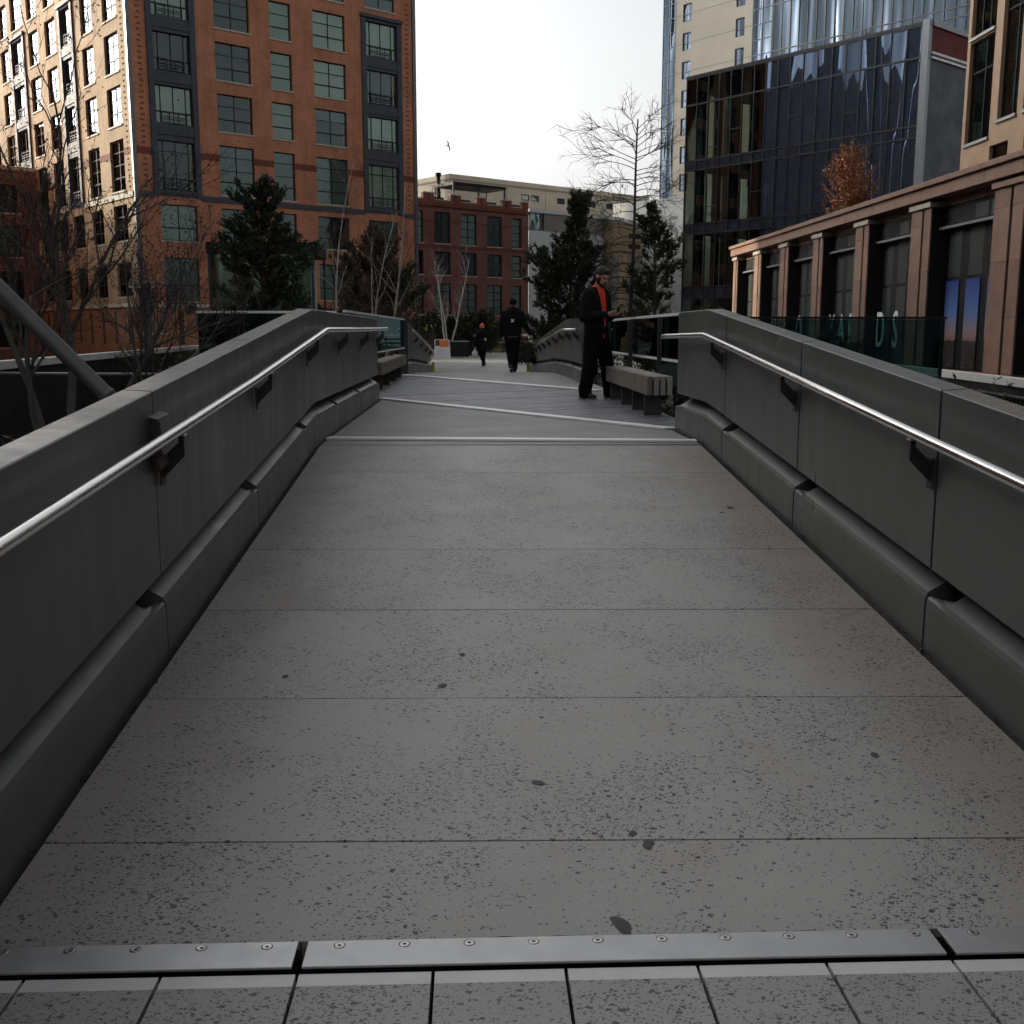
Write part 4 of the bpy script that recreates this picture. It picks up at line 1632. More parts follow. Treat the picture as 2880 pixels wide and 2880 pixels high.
# opening vents in the facade
for (i, z) in ((9, 14.3), (13, 13.9), (2, 13.3), (4, 14.2), (9, 6.4), (2, 9.6), (6, 10.2), (11, 10.0)):
    q = MB()
    q.box(-.055, .05, mull[i + 1] + .03, mull[i] - .03, z - .03, z + .03)
    q.build('vent_bar', 'curtain_frame', GL)
# floors, columns, core
m = MB()
for z in (0.6, 4.1, 8.2, 12.3, 17.3):
    m.box(.12, 12.5, -16.4, -.12, z - .25, z + .25)
m.build('floor_slab', 'curtain_frame', GL)
for (x, y) in ((.9, -.55), (.9, -1.95), (.9, -3.45), (.9, -4.9), (3.8, -.4), (3.8, -3.0), (3.8, -5.2), (7.5, -.4), (7.5, -3.5)):
    q = MB()
    q.box(x - .2, x + .2, y - .22, y + .22, -8, 17)
    q.build('column', 'dark_steel', GL)
m = MB()
m.box(5.0, 12.4, -16.2, -7.0, -8, 17.2)
m.box(.5, 5.0, -16.2, -15.8, -8, 17.2)
m.box(2.2, 5.0, -16.2, -6.8, -8, 3.6)
m.build('core_wall', 'office_blue', GL)
m = MB()
for (x, y, z) in ((2.0, -9.5, 15.0), (2.2, -9.6, 10.9), (1.9, -12.2, 15.1)):
    pass
m.box(-.08, 12.6, -16.6, .06, 17.86, 17.98)
m.build('roof_edge', 'curtain_frame', GL)
# flank: pale corner post, dark wall, white ledges, maroon brick parapet
m = MB()
m.box(-.10, .22, -16.97, -16.58, -8, 18.05)
m.build('corner_post', 'end_post', GL)
m = MB()
m.box(.23, 13, -16.95, -16.6, -8, 16.05)
m.build('flank_wall', 'side_panel', GL)
m = MB()
m.box(.23, 13, -16.95, -16.6, 16.46, 17.70)
m.build('flank_brick', 'brick_maroon', GL)
for z in (16.06, 16.30, 17.72):
    q = MB()
    q.box(.23, 13, -17.06, -16.55, z, z + (.12 if z < 17 else .26))
    q.build('ledge', 'white_paint' if z < 17 else 'end_post', GL)

GT = thing('glass_tower', 'blue glass tower with wavy reflections rising behind the dark glass block', 'building', (24.01, 88.98, 0), ROT)
mt = [-.8 * k for k in range(0, 29)]
tt = [14.0, 16.6, 19.2, 21.8, 22.85, 23.5, 27.0, 27.9, 31.4, 32.3, 36]
bars = MB()
for s in mt:
    bars.box(-.05, .06, s - .025, s + .025, 8, 36)
for z in tt:
    bars.box(-.045, .055, mt[-1], 0, z - .04, z + .04)
bars.build('mullion_grid', 'curtain_frame', GT)
for b, a in zip(mt, mt[1:]):
    for c, d in zip(tt[2:], tt[3:]):
        if d > 32:
            continue
        o = link('glass_panel', panel_mesh(.75, round(d - c - .08, 3), 'tower_glass', .012), GT, (.0, b - .025, c + .04), -math.pi / 2)
        o.rotation_euler = (R(rb.uniform(-.5, .5)), 0, -math.pi / 2 + R(rb.uniform(-.5, .5)))
m = MB()
m.box(.7, 14, mt[-1] + .1, -.1, -8, 36)
m.build('core_wall', 'side_panel', GT)
m = MB()
m.box(.0, 14, -.04, 0, -8, 36)
m.box(.0, 14, mt[-1], mt[-1] + .04, -8, 36)
m.build('flank_wall', 'side_panel', GT)

# ------------------------------------------------------------------ G: brown stone pavilion with big windows
BS = thing('brown_stone_building', 'low brown stone building with piers and large window bays on the right', 'building', (11.26, 22.44, 0), 0)
# local: facade faces -x, y along the street
SP = lambda s, t, z: (-t, s, z)
piers = [(-8.55, -7.3), (-4.75, -3.5), (-.93, .31), (3.46, 4.6), (7.52, 8.54), (11.43, 12.39), (15.13, 16.13), (18.66, 19.64), (22.3, 23.0)]
m = MB()
y = -9.0
while y < 23.1:
    q = MB()
    y1 = min(y + 1.6, 23.1)
    q.box(-.42, .6, y + .004, y1 - .004, 4.58, 4.86)
    q.box(-.50, .6, y + .004, y1 - .004, 4.862, 4.985)
    q.build('cornice_stone', 'brown_stone', BS, bevel=.01)
    y += 1.6
m.box(.0, 7, -9, 23.1, 4.40, 4.57)
m.box(.7, 7, -9, -8.8, -8, 4.4)
m.box(.7, 7, 22.9, 23.1, -8, 4.4)
m.build('roof', 'brown_stone_dark', BS)
for (a, b) in piers:
    zz = [-3.0, .6, 1.75, 2.9, 4.0, 4.40]
    for k, (c, d) in enumerate(zip(zz, zz[1:])):
        mid = (a + b) / 2 - .12
        q = MB()
        q.box(-.30, .45, a, mid - .06, c + .004, d - .004)
        q.box(-.30, .45, mid + .06, b, c + .004, d - .004)
        q.box(-.20, .45, mid - .059, mid + .059, c + .004, d - .004)
        q.build('pier_stone', 'brown_stone' if k % 2 else 'brown_stone_dark', BS)
    q = MB()
    q.box(-.36, .45, a - .05, b + .05, 4.404, 4.52)
    q.build('pier_cap', 'stone_sill' if a > 3 else 'brown_stone', BS)
    q = MB()
    mid = (a + b) / 2 - .12
    q.box(-.26, -.195, mid - .057, mid + .057, .62, 4.15)
    q.build('pier_groove', 'black_steel', BS)
for k, ((a0, a), (b, b1)) in enumerate(zip(piers, piers[1:])):
    w = b - a
    for j in range(3):
        s0, s1 = a + w * j / 3, a + w * (j + 1) / 3
        pw = (s1 - s0) * .64
        for (c, d) in ((.6, 2.66), (2.74, 3.84)):
            link('glass_pane', panel_mesh(round(pw, 2), round(d - c, 2), 'pane_green', .012), BS, (.12 + rb.uniform(-.004, .004), (s0 + s1) / 2 + pw / 2, c), -math.pi / 2)
        if j:
            q = MB()
            q.box(.125, .2, s0 - w * .07, s0 + w * .07, .6, 3.855)
            q.build('mullion', 'black_steel', BS)
    q = MB()
    q.box(.135, .2, a, b, 2.66, 2.735)
    q.build('transom', 'black_steel', BS)
    q = MB()
    q.box(-.10, .2, a + .03, b - .03, 3.86, 3.92)
    q.build('sill_bar', 'end_post', BS)
    q = MB()
    q.box(.02, .3, a, b, 3.96, 4.395)
    q.build('lintel', 'black_steel', BS)
    for j in range(2):
        q = MB()
        q.box(.012, .02, a + .15 + j * .75, a + .75 + j * .75, 3.99, 4.30)
        q.build('lintel_glass', 'pane_green', BS)
    q = MB()
    q.box(-.27, .4, b - .025, b - .004, .6, 4.39)
    q.build('pier_lining', 'black_steel', BS)
    q = MB()
    q.box(.22, .26, a, b, .6, 3.84)
    q.build('backing', 'black_steel', BS)
    q = MB()
    q.box(.0, .4, a, b, -3, .58)
    q.build('plinth', 'brown_stone_dark', BS)
# window prints of an evening skyline in the bay before the first big pier
for k_ in range(3):
    c_ = .31 + (3.46 - .31) * (k_ + .5) / 3
    s0, s1 = c_ - .337, c_ + .337
    q = MB()
    q.box(.09, .10, s0, s1, .62, 2.66)
    q.build('window_print', 'city_print', BS)
# lettering across the window bays, read with +y to the left
LET = [('H', 19.0), ('U', 17.55), ('D', 16.55), ('S', 15.6), ('O', 14.45), ('N', 12.98), ('Y', 11.05), ('A', 10.15), ('R', 9.30), ('D', 7.0), ('S', 5.95)]
for ch, s in LET:
    put_text('letter', ch, 1.38, 'letter_pale', BS, (-.03, s, 1.48), (R(90), 0, R(-90)), xs=.62, extrude=.004)
o = put_text('letter', '.com', .62, 'letter_pale', BS, (-.03, 5.12, 1.48), (0, R(-90), R(180)), extrude=.004)
o.rotation_euler = Matrix(((0, 0, -1), (0, 1, 0), (1, 0, 0))).to_euler()

# ------------------------------------------------------------------ H: stone and glass building above it, top right
UP = thing('stone_office_building', 'warm stone office building with tall windows at the top right edge', 'building', (13.82, 30.8, 0), 0)
# facade faces -x; y decreases to the right of the picture
def up_win(s0, s1, z0, z1, cols, rows):
    w, h = s1 - s0, z1 - z0
    o = link('window', window_mesh(w, h, cols, rows, .05, .05), UP, (.10, s1, z0), -math.pi / 2)
    xs = [.05] + [c * w for c in cols] + [w - .05]
    for a, b in zip(xs, xs[1:]):
        link('pane', pane_mesh(b - a, h - .1, 'kiosk_glass'), o, (a, .02, .05))
    link('blind', panel_mesh(w, h, 'blind_pale'), o, (0, .2, 0))  # pale sheet standing in for bright reflections in the glass
    q = MB()
    q.box(0, w, -.16, .02, -.08, -.003)
    q.build('sill', 'galvanised', o)


holes = [(-1.50, -.06, 6.62, 9.30), (-1.50, -.06, 9.42, 13.0), (-2.95, -1.90, 6.95, 13.0), (-4.75, -3.25, 6.95, 13.0), (-6.4, -5.2, 6.95, 13), (-2.6, -1.6, 5.95, 6.35), (-4.9, -3.4, 5.9, 6.45)]
m = MB()
facade(m, -9, .12, 5.5, 14, holes, .25, SP)
m.quad((0, .12, -8), (7, .12, -8), (7, .12, 14), (0, .12, 14))
m.box(.6, 7, -9, 0, 4.9, 14)
m.build('wall', 'upper_stone', UP)
up_win(-1.50, -.06, 6.62, 9.30, (.55,), ((.7, .05),))
up_win(-1.50, -.06, 9.42, 13.0, (.3, .62), ((.5, .05),))
up_win(-2.95, -1.90, 6.95, 13.0, (.6,), ((.45, .05), (.75, .04)))
up_win(-4.75, -3.25, 6.95, 13.0, (.45,), ((.45, .05),))
up_win(-6.4, -5.2, 6.95, 13, (.5,), ((.45, .05),))
up_win(-2.6, -1.6, 5.95, 6.35, (), ())
up_win(-4.9, -3.4, 5.9, 6.45, (), ())

# ------------------------------------------------------------------ I: glazed lift kiosk on the left
KI = thing('glass_kiosk', 'pale green glass kiosk with dark flat roof behind the left evergreen', 'kiosk', (-7.62, 32.0, .1), 0)
m = MB()
m.box(-.05, 3.05, -.12, 2.6, 3.60, 3.93)
m.build('roof', 'black_steel', KI)
for k in range(3):
    q = MB()
    q.box(.03 + k * .98, .98 + k * .98 - .02, 0, .02, 0, 3.6)
    q.build('glass_pane', 'kiosk_glass', KI)
for k in range(3):
    q = MB()
    q.box(.03, .05, .05 + k * .82, .82 + k * .82, 0, 3.6)
    q.build('glass_pane', 'kiosk_glass', KI)
for (x, y) in ((0, 0), (2.98, 0), (0, 2.5), (2.98, 2.5)):
    q = MB()
    q.box(x - .03, x + .03, y - .03, y + .03, 0, 3.6)
    q.build('post', 'dark_steel', KI)
q = MB()
q.box(.1, 2.9, 1.2, 1.3, 0, 3.5)
q.build('inner_screen', 'blind_green', KI)

# ------------------------------------------------------------------ unseen blocks added to cast shade and cut sky light
for (lab, x0, x1, y0, y1, h, base) in (('tall plain shade block added left of the bridge, outside the picture', -52, -28.6, -60, 65.0, 27, -8),
                                       ('lower plain shade block added beyond it on the left, outside the picture', -90, -64, 98.5, 140, 22.5, -8),
                                       ('low plain shade block added between them on the left, outside the picture', -60, -38.2, 66.0, 86.5, 9.0, -8),
                                       ('slim tall shade block added unseen behind the orange brick block', -30, -25, 138, 154.2, 66, -8),
                                       ('tall plain block added right of the bridge to cut sky light, outside the picture', 26, 46, -50, 22, 24, -8)):
    t = thing('shade_block', lab, 'building', ((x0 + x1) / 2, (y0 + y1) / 2, base), 0)
    hx, hy = (x1 - x0) / 2, (y1 - y0) / 2
    H = h - base
    holes = []
    n = int((2 * hy - 2) / 3.4)
    for k in range(n):
        for z in range(int((H - 4) / 3.1)):
            holes.append((-hy + 1.4 + k * 3.4, -hy + 3.2 + k * 3.4, 4 + z * 3.1, 5.9 + z * 3.1))
    m = MB()
    facade(m, -hy, hy, 0, H, holes, .2, (lambda s, tt_, z: (hx + tt_, s, z)) if x0 < 0 else (lambda s, tt_, z: (-hx - tt_, s, z)))
    m.quad((-hx, -hy, 0), (hx, -hy, 0), (hx, -hy, H), (-hx, -hy, H))
    m.quad((-hx, hy, 0), (hx, hy, 0), (hx, hy, H), (-hx, hy, H))
    xb = -hx if x0 < 0 else hx
    m.quad((xb, -hy, 0), (xb, hy, 0), (xb, hy, H), (xb, -hy, H))
    m.build('wall', 'brick_orange' if x0 < 0 else 'side_panel', t)
    m = MB()
    m.box(-hx + .1, hx - .1, -hy + .1, hy - .1, H - .3, H - .05)
    m.build('roof', 'dark_steel', t)
    m = MB()
    xg = hx - .3 if x0 < 0 else -hx + .21
    m.box(xg, xg + .09, -hy + .3, hy - .3, 0.5, H - .5)
    m.build('window_glazing', 'curtain_frame', t)
# ================================================================== vegetation
def rnd_dir(rg):
    while True:
        v = Vector((rg.uniform(-1, 1), rg.uniform(-1, 1), rg.uniform(-1, 1)))
        if .05 < v.length < 1:
            return v.normalized()


def limb(m, p, d, L, r, rg, nseg=6, wob=.12, bend=Vector((0, 0, 0)), taper=.35, sides=6):
    """grow one curved tapering limb; returns its points, directions and radii"""
    pts, dirs, rads = [p.copy()], [d.normalized()], [r]
    d = d.normalized()
    for k in range(nseg):
        d = (d + rnd_dir(rg) * wob + bend / nseg).normalized()
        p = p + d * (L / nseg)
        pts.append(p.copy())
        dirs.append(d.copy())
        rads.append(r * (1 - (1 - taper) * (k + 1) / nseg))
    m.tube(pts, rads, sides, caps=True)
    return pts, dirs, rads


def at(pts, t):
    x = t * (len(pts) - 1)
    i = min(int(x), len(pts) - 2)
    return pts[i].lerp(pts[i + 1], x - i)


def side_dir(d, rg, ang):
    a = d.orthogonal().normalized()
    a = Matrix.Rotation(rg.uniform(0, 2 * math.pi), 3, d) @ a
    return (d * math.cos(ang) + a * math.sin(ang)).normalized()


def leaf(m, p, d, L, w, rg):
    s = d.cross(rnd_dir(rg))
    if s.length < .01:
        return
    s = s.normalized() * w / 2
    q = p + d * L
    m.quad(p, p + d * L * .45 + s, q, p + d * L * .45 - s)


def evergreen(name, label, loc, H, rad, seed, nbr, clump, leafL, prof, mat='needle_dark', start=.04, lean=(0, 0), up=.25, group='evergreens beside the path'):
    rg = random.Random(seed)
    t = thing(name, label, 'tree', loc, 0, group)
    tr, cr = MB(), MB()
    trunk, _, _ = limb(tr, Vector((0, 0, -.1)), Vector((lean[0], lean[1], 1)), H * .97, .035 * H * .45, rg, 9, .05, sides=8, taper=.12)
    for k in range(nbr):
        f = start + (1 - start) * ((k + rg.random()) / nbr) ** 1.0
        R0 = rad * prof(f) * rg.choice((rg.uniform(.4, .8), rg.uniform(.7, 1.1), rg.uniform(.9, 1.45)))
        az = rg.uniform(0, 2 * math.pi)
        d = Vector((math.cos(az), math.sin(az), up + .9 * f * f + rg.uniform(-.15, .3)))
        L = max(.12, R0)
        pts, ds, _ = limb(tr, at(trunk, min(.98, f)), d, L, .012 * H * .35 * (1 - f * .6), rg, 4, .16, Vector((0, 0, .25)), sides=4)
        n = max(4, int(clump * L / rad * 1.6))
        for j in range(n):
            s = rg.uniform(.28, 1.0) ** .7
            c = at(pts, min(1, s)) + rnd_dir(rg) * .10 * L * rg.random()
            ax = (ds[min(len(ds) - 1, int(s * 4))] + rnd_dir(rg) * .75 + Vector((0, 0, .35))).normalized()
            LL = leafL * rg.uniform(.7, 1.5)
            LL *= .85
            for q in range(13):
                dd = (ax + rnd_dir(rg) * .75).normalized()
                leaf(cr, c + ax * LL * rg.uniform(-.3, .9), dd, LL * rg.uniform(.5, 1.0), LL * rg.uniform(.16, .34), rg)
    tr.build('trunk', 'bark_dark', t, smooth=True)
    cr.build('crown', mat, t)
    return t


cone = lambda f: (1 - f) ** .75 * (.55 + .45 * min(1, f * 5))
column = lambda f: (.72 + .35 * math.sin(f * 9)) * (1 - f ** 3.2)
bushy = lambda f: math.sin(math.pi * min(1, .12 + f * .9)) ** .6

evergreen('evergreen_tree', 'dark broad evergreen with ragged top in front of the glass kiosk', (-5.05, 26.5, .12), 4.9, 1.75, 21, 180, 26, .135, lambda f: (1 - f) ** .48 * (.6 + .5 * abs(math.sin(f * 8.3))), lean=(.02, 0))
evergreen('evergreen_tree', 'dark evergreen mass behind the white birch stems on the left', (-3.8, 39.0, .12), 5.2, 2.5, 22, 190, 22, .17, lambda f: (1 - f) ** .6 * (.7 + .35 * math.sin(f * 11)), 'needle_brown')
evergreen('evergreen_tree', 'low dark evergreen between the birches and the orange sign', (-3.2, 40.0, .12), 3.9, 1.7, 23, 140, 22, .16, bushy)
evergreen('evergreen_tree', 'largest dark evergreen, pyramid shaped, behind the standing man', (2.9, 33.5, .1), 5.6, 2.05, 24, 240, 28, .155, lambda f: (1 - f) ** .5 * (.72 + .30 * math.sin(f * 13 + 1)), lean=(.015, 0))
evergreen('evergreen_tree', 'slim open evergreen right of the tall bare tree', (5.35, 31.0, .1), 5.15, 1.25, 25, 110, 16, .14, lambda f: (.95 + .3 * math.sin(f * 10)) * (1 - f ** 2.6), lean=(.0, 0))
evergreen('evergreen_tree', 'small dark evergreen shrub between the walking pair and the birch', (.35, 62.5, .1), 2.3, 1.3, 26, 120, 18, .2, bushy)
evergreen('evergreen_tree', 'dark evergreen shrub behind the white sandwich board', (-1.05, 64.0, .1), 2.0, 1.2, 27, 100, 18, .2, bushy)
evergreen('evergreen_tree', 'low evergreen shrub below the largest evergreen beside the far parapet', (2.9, 36.5, .1), 1.6, .9, 28, 90, 18, .13, bushy)
evergreen('evergreen_tree', 'dark shrub showing through the glass behind the right bench', (3.7, 19.5, .1), 1.35, .85, 29, 80, 16, .1, bushy)
evergreen('evergreen_tree', 'dark shrub behind the glass of the left bench', (-3.0, 25.5, .1), 1.5, .9, 30, 80, 16, .1, bushy)
evergreen('evergreen_tree', 'dark leafy shrub just beyond the right glass railing', (4.9, 16.5, .1), 1.05, .9, 31, 80, 16, .1, bushy)


# --- tall bare tree, right of centre
def tall_bare():
    rg = random.Random(5)
    t = thing('bare_tree', 'tall leafless tree with arching branches against the white sky', 'tree', (4.66, 32.0, .1))
    tr, tw = MB(), MB()
    H = 7.5
    trunk = []
    for k in range(15):
        f = k / 14
        trunk.append(Vector((-.12 + .13 * f + .10 * math.sin(f * 4.2) + (.35 * f * f * .6), .05 * math.sin(f * 5), H * f - .1)))
    tr.tube(trunk, [.072 * (1 - .80 * k / 14) + .006 for k in range(15)], 8)
    n = 62
    for k in range(n):
        f = .30 + .68 * k / n + rg.uniform(-.01, .01)
        left = k % 2 == 0 if f > .5 else rg.random() < .7
        az = (math.pi if left else 0) + rg.gauss(0, .75)
        L = (2.25 if left else 1.75) * (1 - .62 * abs(f - .68) * 2) * rg.uniform(.7, 1.15)
        upw = .42 + 1.0 * max(0, f - .8) * 2
        d = Vector((math.cos(az), math.sin(az), upw))
        pts, ds, rs = limb(tr, at(trunk, min(.985, f)), d, L, .019 * (1.12 - f * .5), rg, 8, .11, Vector((0, 0, -1.15 if f < .8 else -.2)), taper=.25, sides=5)
        for j in range(rg.randint(6, 11)):
            s = rg.uniform(.2, .98)
            i = min(7, int(s * 8))
            dd = side_dir(ds[i], rg, rg.uniform(.45, 1.0))
            dd.z += .15
            p2, d2, _ = limb(tw, at(pts, s), dd, L * rg.uniform(.22, .5), .0085, rg, 5, .16, Vector((0, 0, rg.uniform(-.5, .5))), taper=.35, sides=3)
            for q in range(rg.randint(2, 5)):
                limb(tw, at(p2, rg.uniform(.3, 1)), side_dir(d2[2], rg, .7), L * rg.uniform(.1, .22), .0055, rg, 3, .2, sides=3)
    tr.build('trunk', 'bark_dark', t, smooth=True)
    tw.build('crown', 'twig_dark', t)


tall_bare()


# --- budding many-stemmed tree in the left foreground
def crabapple():
    rg = random.Random(12)
    t = thing('budding_tree', 'dark leafless many-stemmed tree with buds left of the bridge', 'tree', (-4.85, 13.0, -.40))
    t.scale = (1.3, 1.3, 1.3)
    tr, tw, bud = MB(), MB(), MB()

    def buds(pts, n):
        for _ in range(n):
            p = at(pts, rg.uniform(.1, 1)) + rnd_dir(rg) * .012
            s = rg.uniform(.007, .015)
            a = rnd_dir(rg)
            b = a.orthogonal().normalized() * s * .6
            c = a.cross(b).normalized() * s * .6
            a = a * s
            for (u, v) in ((b, c), (c, -b), (-b, -c), (-c, b)):
                bud.tri(p + a, p + u, p + v)
                bud.tri(p - a, p + v, p + u)

    def grow(p, d, L, r, lev):
        m = tr if lev < 3 else tw
        pts, ds, rs = limb(m, p, d, L, r, rg, 7 if lev < 2 else 5, .17 if lev < 2 else .24, Vector((0, 0, .35 if lev else .2)), taper=.45, sides=8 if lev == 0 else (5 if lev < 3 else 3))
        if lev >= 2:
            buds(pts, int(L * (7 if lev > 2 else 4)))
        if lev == 4:
            return
        n = {0: 6, 1: 7, 2: 6, 3: 4}[lev]
        for k in range(n):
            s = rg.uniform(.35 if lev == 0 else .15, 1.0)
            i = min(len(ds) - 1, int(s * (len(ds) - 1)))
            dd = side_dir(ds[i], rg, rg.uniform(.35, .95))
            dd.z += .12
            dd.y *= .8
            grow(at(pts, s), dd, L * rg.uniform(.38, .66), rs[i] * rg.uniform(.45, .65), lev + 1)

    for (x, y, dx, dy, L, r) in ((.0, 0, .05, .0, 2.6, .052), (-.10, .06, -.28, .15, 2.2, .042), (.10, .0, .34, .12, 2.0, .036), (-.05, -.1, -.45, -.2, 1.8, .036), (.12, -.05, .75, .1, 1.7, .030)):
        grow(Vector((x, y, 0)), Vector((dx, dy, 1)), L, r, 0)
    tr.build('trunk', 'bark_grey', t, smooth=True)
    tw.build('crown', 'twig_dark', t)
    bud.build('buds', 'bud_dark', t)


crabapple()


def birch(name, label, loc, stems, seed, twigs=14, mat='bark_birch', twmat='twig_brown', group='bare birches beside the path'):
    rg = random.Random(seed)
    t = thing(name, label, 'tree', loc, 0, group)
    tr, tw = MB(), MB()
    for (dx, dy, L, r) in stems:
        pts, ds, rs = limb(tr, Vector((dx * .2, dy * .2, -.1)), Vector((dx, dy, 1)), L, r, rg, 9, .085, Vector((-dx * .5, 0, .2)), taper=.16, sides=7)
        for k in range(twigs):
            s = rg.uniform(.32, .98)
            i = min(9, int(s * 9))
            dd = side_dir(ds[i], rg, rg.uniform(.5, 1.0))
            dd.z += .25
            p2, d2, r2 = limb(tr if rg.random() < .4 else tw, at(pts, s), dd, L * rg.uniform(.12, .30) * (1.25 - s * .6), max(.006, rs[i] * .42), rg, 5, .17, Vector((0, 0, .2)), taper=.3, sides=4)
            for q in range(rg.randint(3, 6)):
                p3, d3, _ = limb(tw, at(p2, rg.uniform(.2, 1)), side_dir(d2[3], rg, rg.uniform(.4, .9)), L * rg.uniform(.04, .13), .0045, rg, 4, .2, sides=3)
                for _ in range(2):
                    limb(tw, at(p3, rg.uniform(.2, 1)), side_dir(d3[2], rg, .7), L * rg.uniform(.02, .06), .003, rg, 3, .2, sides=3)
    tr.build('trunk', mat, t, smooth=True)
    tw.build('crown', twmat, t)
    return t


birch('birch_tree', 'pale slender birch rising left of the birch clump', (-3.35, 28.0, .1), [(-.10, 0, 5.6, .045)], 41, 18)
birch('birch_tree', 'pale forked birch clump left of the path with spreading branches', (-2.55, 28.6, .1), [(.02, 0, 4.6, .045), (.26, .05, 5.2, .042), (-.14, .02, 3.9, .032)], 42, 18)
birch('birch_tree', 'three thin white birch stems behind the orange sign', (-1.35, 57.0, .1), [(-.10, 0, 5.0, .065), (.03, 0, 5.3, .055), (.20, 0, 5.4, .06)], 43, 8, twmat='bark_birch')
birch('bare_shrub', 'brown twiggy shrub against the corner of the orange brick block', (-13.6, 46.0, .2), [(-.3, 0, 4.2, .04), (.1, 0, 4.6, .04), (.4, 0, 3.6, .035)], 44, 20, 'twig_brown', 'twig_brown', group='bare shrubs')
birch('bare_shrub', 'brown twiggy shrub hiding the lower front of the orange brick block', (-10.6, 45.0, .2), [(-.3, 0, 3.4, .03), (.1, 0, 3.9, .03), (.4, 0, 3.0, .03)], 45, 20, 'twig_brown', 'twig_brown', group='bare shrubs')
birch('bare_shrub', 'fine brown twigs tangled round the left birches', (-3.2, 30.5, .1), [(-.3, 0, 2.6, .02), (.1, 0, 3.0, .02), (.5, 0, 2.6, .02), (-.6, 0, 2.2, .02), (.8, .2, 2.4, .02)], 46, 26, 'twig_brown', 'twig_brown', group='bare shrubs')
birch('bare_shrub', 'tangle of bare twigs right of the slim open evergreen', (6.1, 30.0, .1), [(-.3, 0, 2.4, .02), (.1, 0, 2.9, .02), (.3, 0, 2.5, .02)], 47, 26, 'twig_dark', 'twig_dark', group='bare shrubs')
birch('bare_shrub', 'bare roof-terrace tree on the red brick building beside the block', tuple(Matrix.Rotation(ROT, 3, 'Z') @ Vector((-13.6, 1.6, 0)) + Vector((5.32, 103.14, 12.25))), [(-.25, 0, 3.6, .04), (.1, 0, 4.4, .04), (.35, .1, 3.4, .04)], 48, 22, 'twig_brown', 'twig_brown', group='bare shrubs')
birch('bare_shrub', 'bare terrace bush before the sunlit corner of the pale block', tuple(Matrix.Rotation(ROT, 3, 'Z') @ Vector((-9.4, 1.9, 0)) + Vector((5.32, 103.14, 12.25))), [(-.3, 0, 2.4, .03), (.1, 0, 2.8, .03), (.35, .1, 2.3, .03)], 49, 22, 'twig_brown', 'twig_brown', group='bare shrubs')


def rust_tree():
    rg = random.Random(8)
    t = thing('rust_tree', 'tree with rust-orange leaves on the roof of the brown stone building', 'tree', (14.9, 43.0, 4.4))
    tr, cr = MB(), MB()
    trunk, ds, rs = limb(tr, Vector((0, 0, 0)), Vector((.02, 0, 1)), 4.1, .06, rg, 8, .05, taper=.2)
    for k in range(100):
        f = rg.uniform(.12, .97)
        az = rg.uniform(0, 6.28)
        L = 2.2 * (1 - f) ** .6 * rg.uniform(.5, 1.1) + .25
        pts, d2, _ = limb(tr, at(trunk, f), Vector((math.cos(az), math.sin(az), 1.15)), L, .016, rg, 5, .13, Vector((0, 0, .5)), sides=4)
        for j in range(int(38 * L) + 8):
            c = at(pts, rg.uniform(.15, 1)) + rnd_dir(rg) * .16 * rg.random()
            if rg.random() < .35:
                limb(tr, at(pts, rg.uniform(.2, 1)), (d2[2] + rnd_dir(rg) * .7), rg.uniform(.15, .4), .004, rg, 3, .15, sides=3)
            leaf(cr, c, rnd_dir(rg), rg.uniform(.06, .12), rg.uniform(.03, .06), rg)
    tr.build('trunk', 'twig_brown', t)
    cr.build('crown', 'leaf_rust', t)


rust_tree()


# low ground cover in the beds
def ground_cover(name, label, rects, mat, n, size, seed):
    rg = random.Random(seed)
    m = MB()
    for (x0, x1, y0, y1, z, h) in rects:
        for k in range(n):
            p = Vector((rg.uniform(x0, x1), rg.uniform(y0, y1), z + h * rg.random() ** 2))
            for q in range(4):
                leaf(m, p, (rnd_dir(rg) + Vector((0, 0, .5))).normalized(), size * rg.uniform(.6, 1.4), size * .35, rg)
    o = m.build(name, mat)
    o['kind'] = 'stuff'
    tag(o, label, 'plants')


ground_cover('ground_cover', 'dark low plants filling the beds beside the bridge', [(-5.6, -1.6, 3.2, 13.5, -.25, .5), (2.4, 5.9, 9.8, 13.5, .15, .35), (2.4, 8.5, 14.2, 34, .1, .7), (-8.5, -1.9, 24.2, 37, .12, .8), (2.6, 8.5, 36, 70, .1, .8), (-8.5, -2.2, 38, 70, .12, .8)], 'ivy_dark', 1500, .12, 61)
ground_cover('grass_strip', 'short green grass behind the path below the white rail', [(-1.2, 4.0, 71.0, 73.5, .14, .12)], 'grass_tuft', 900, .16, 62)
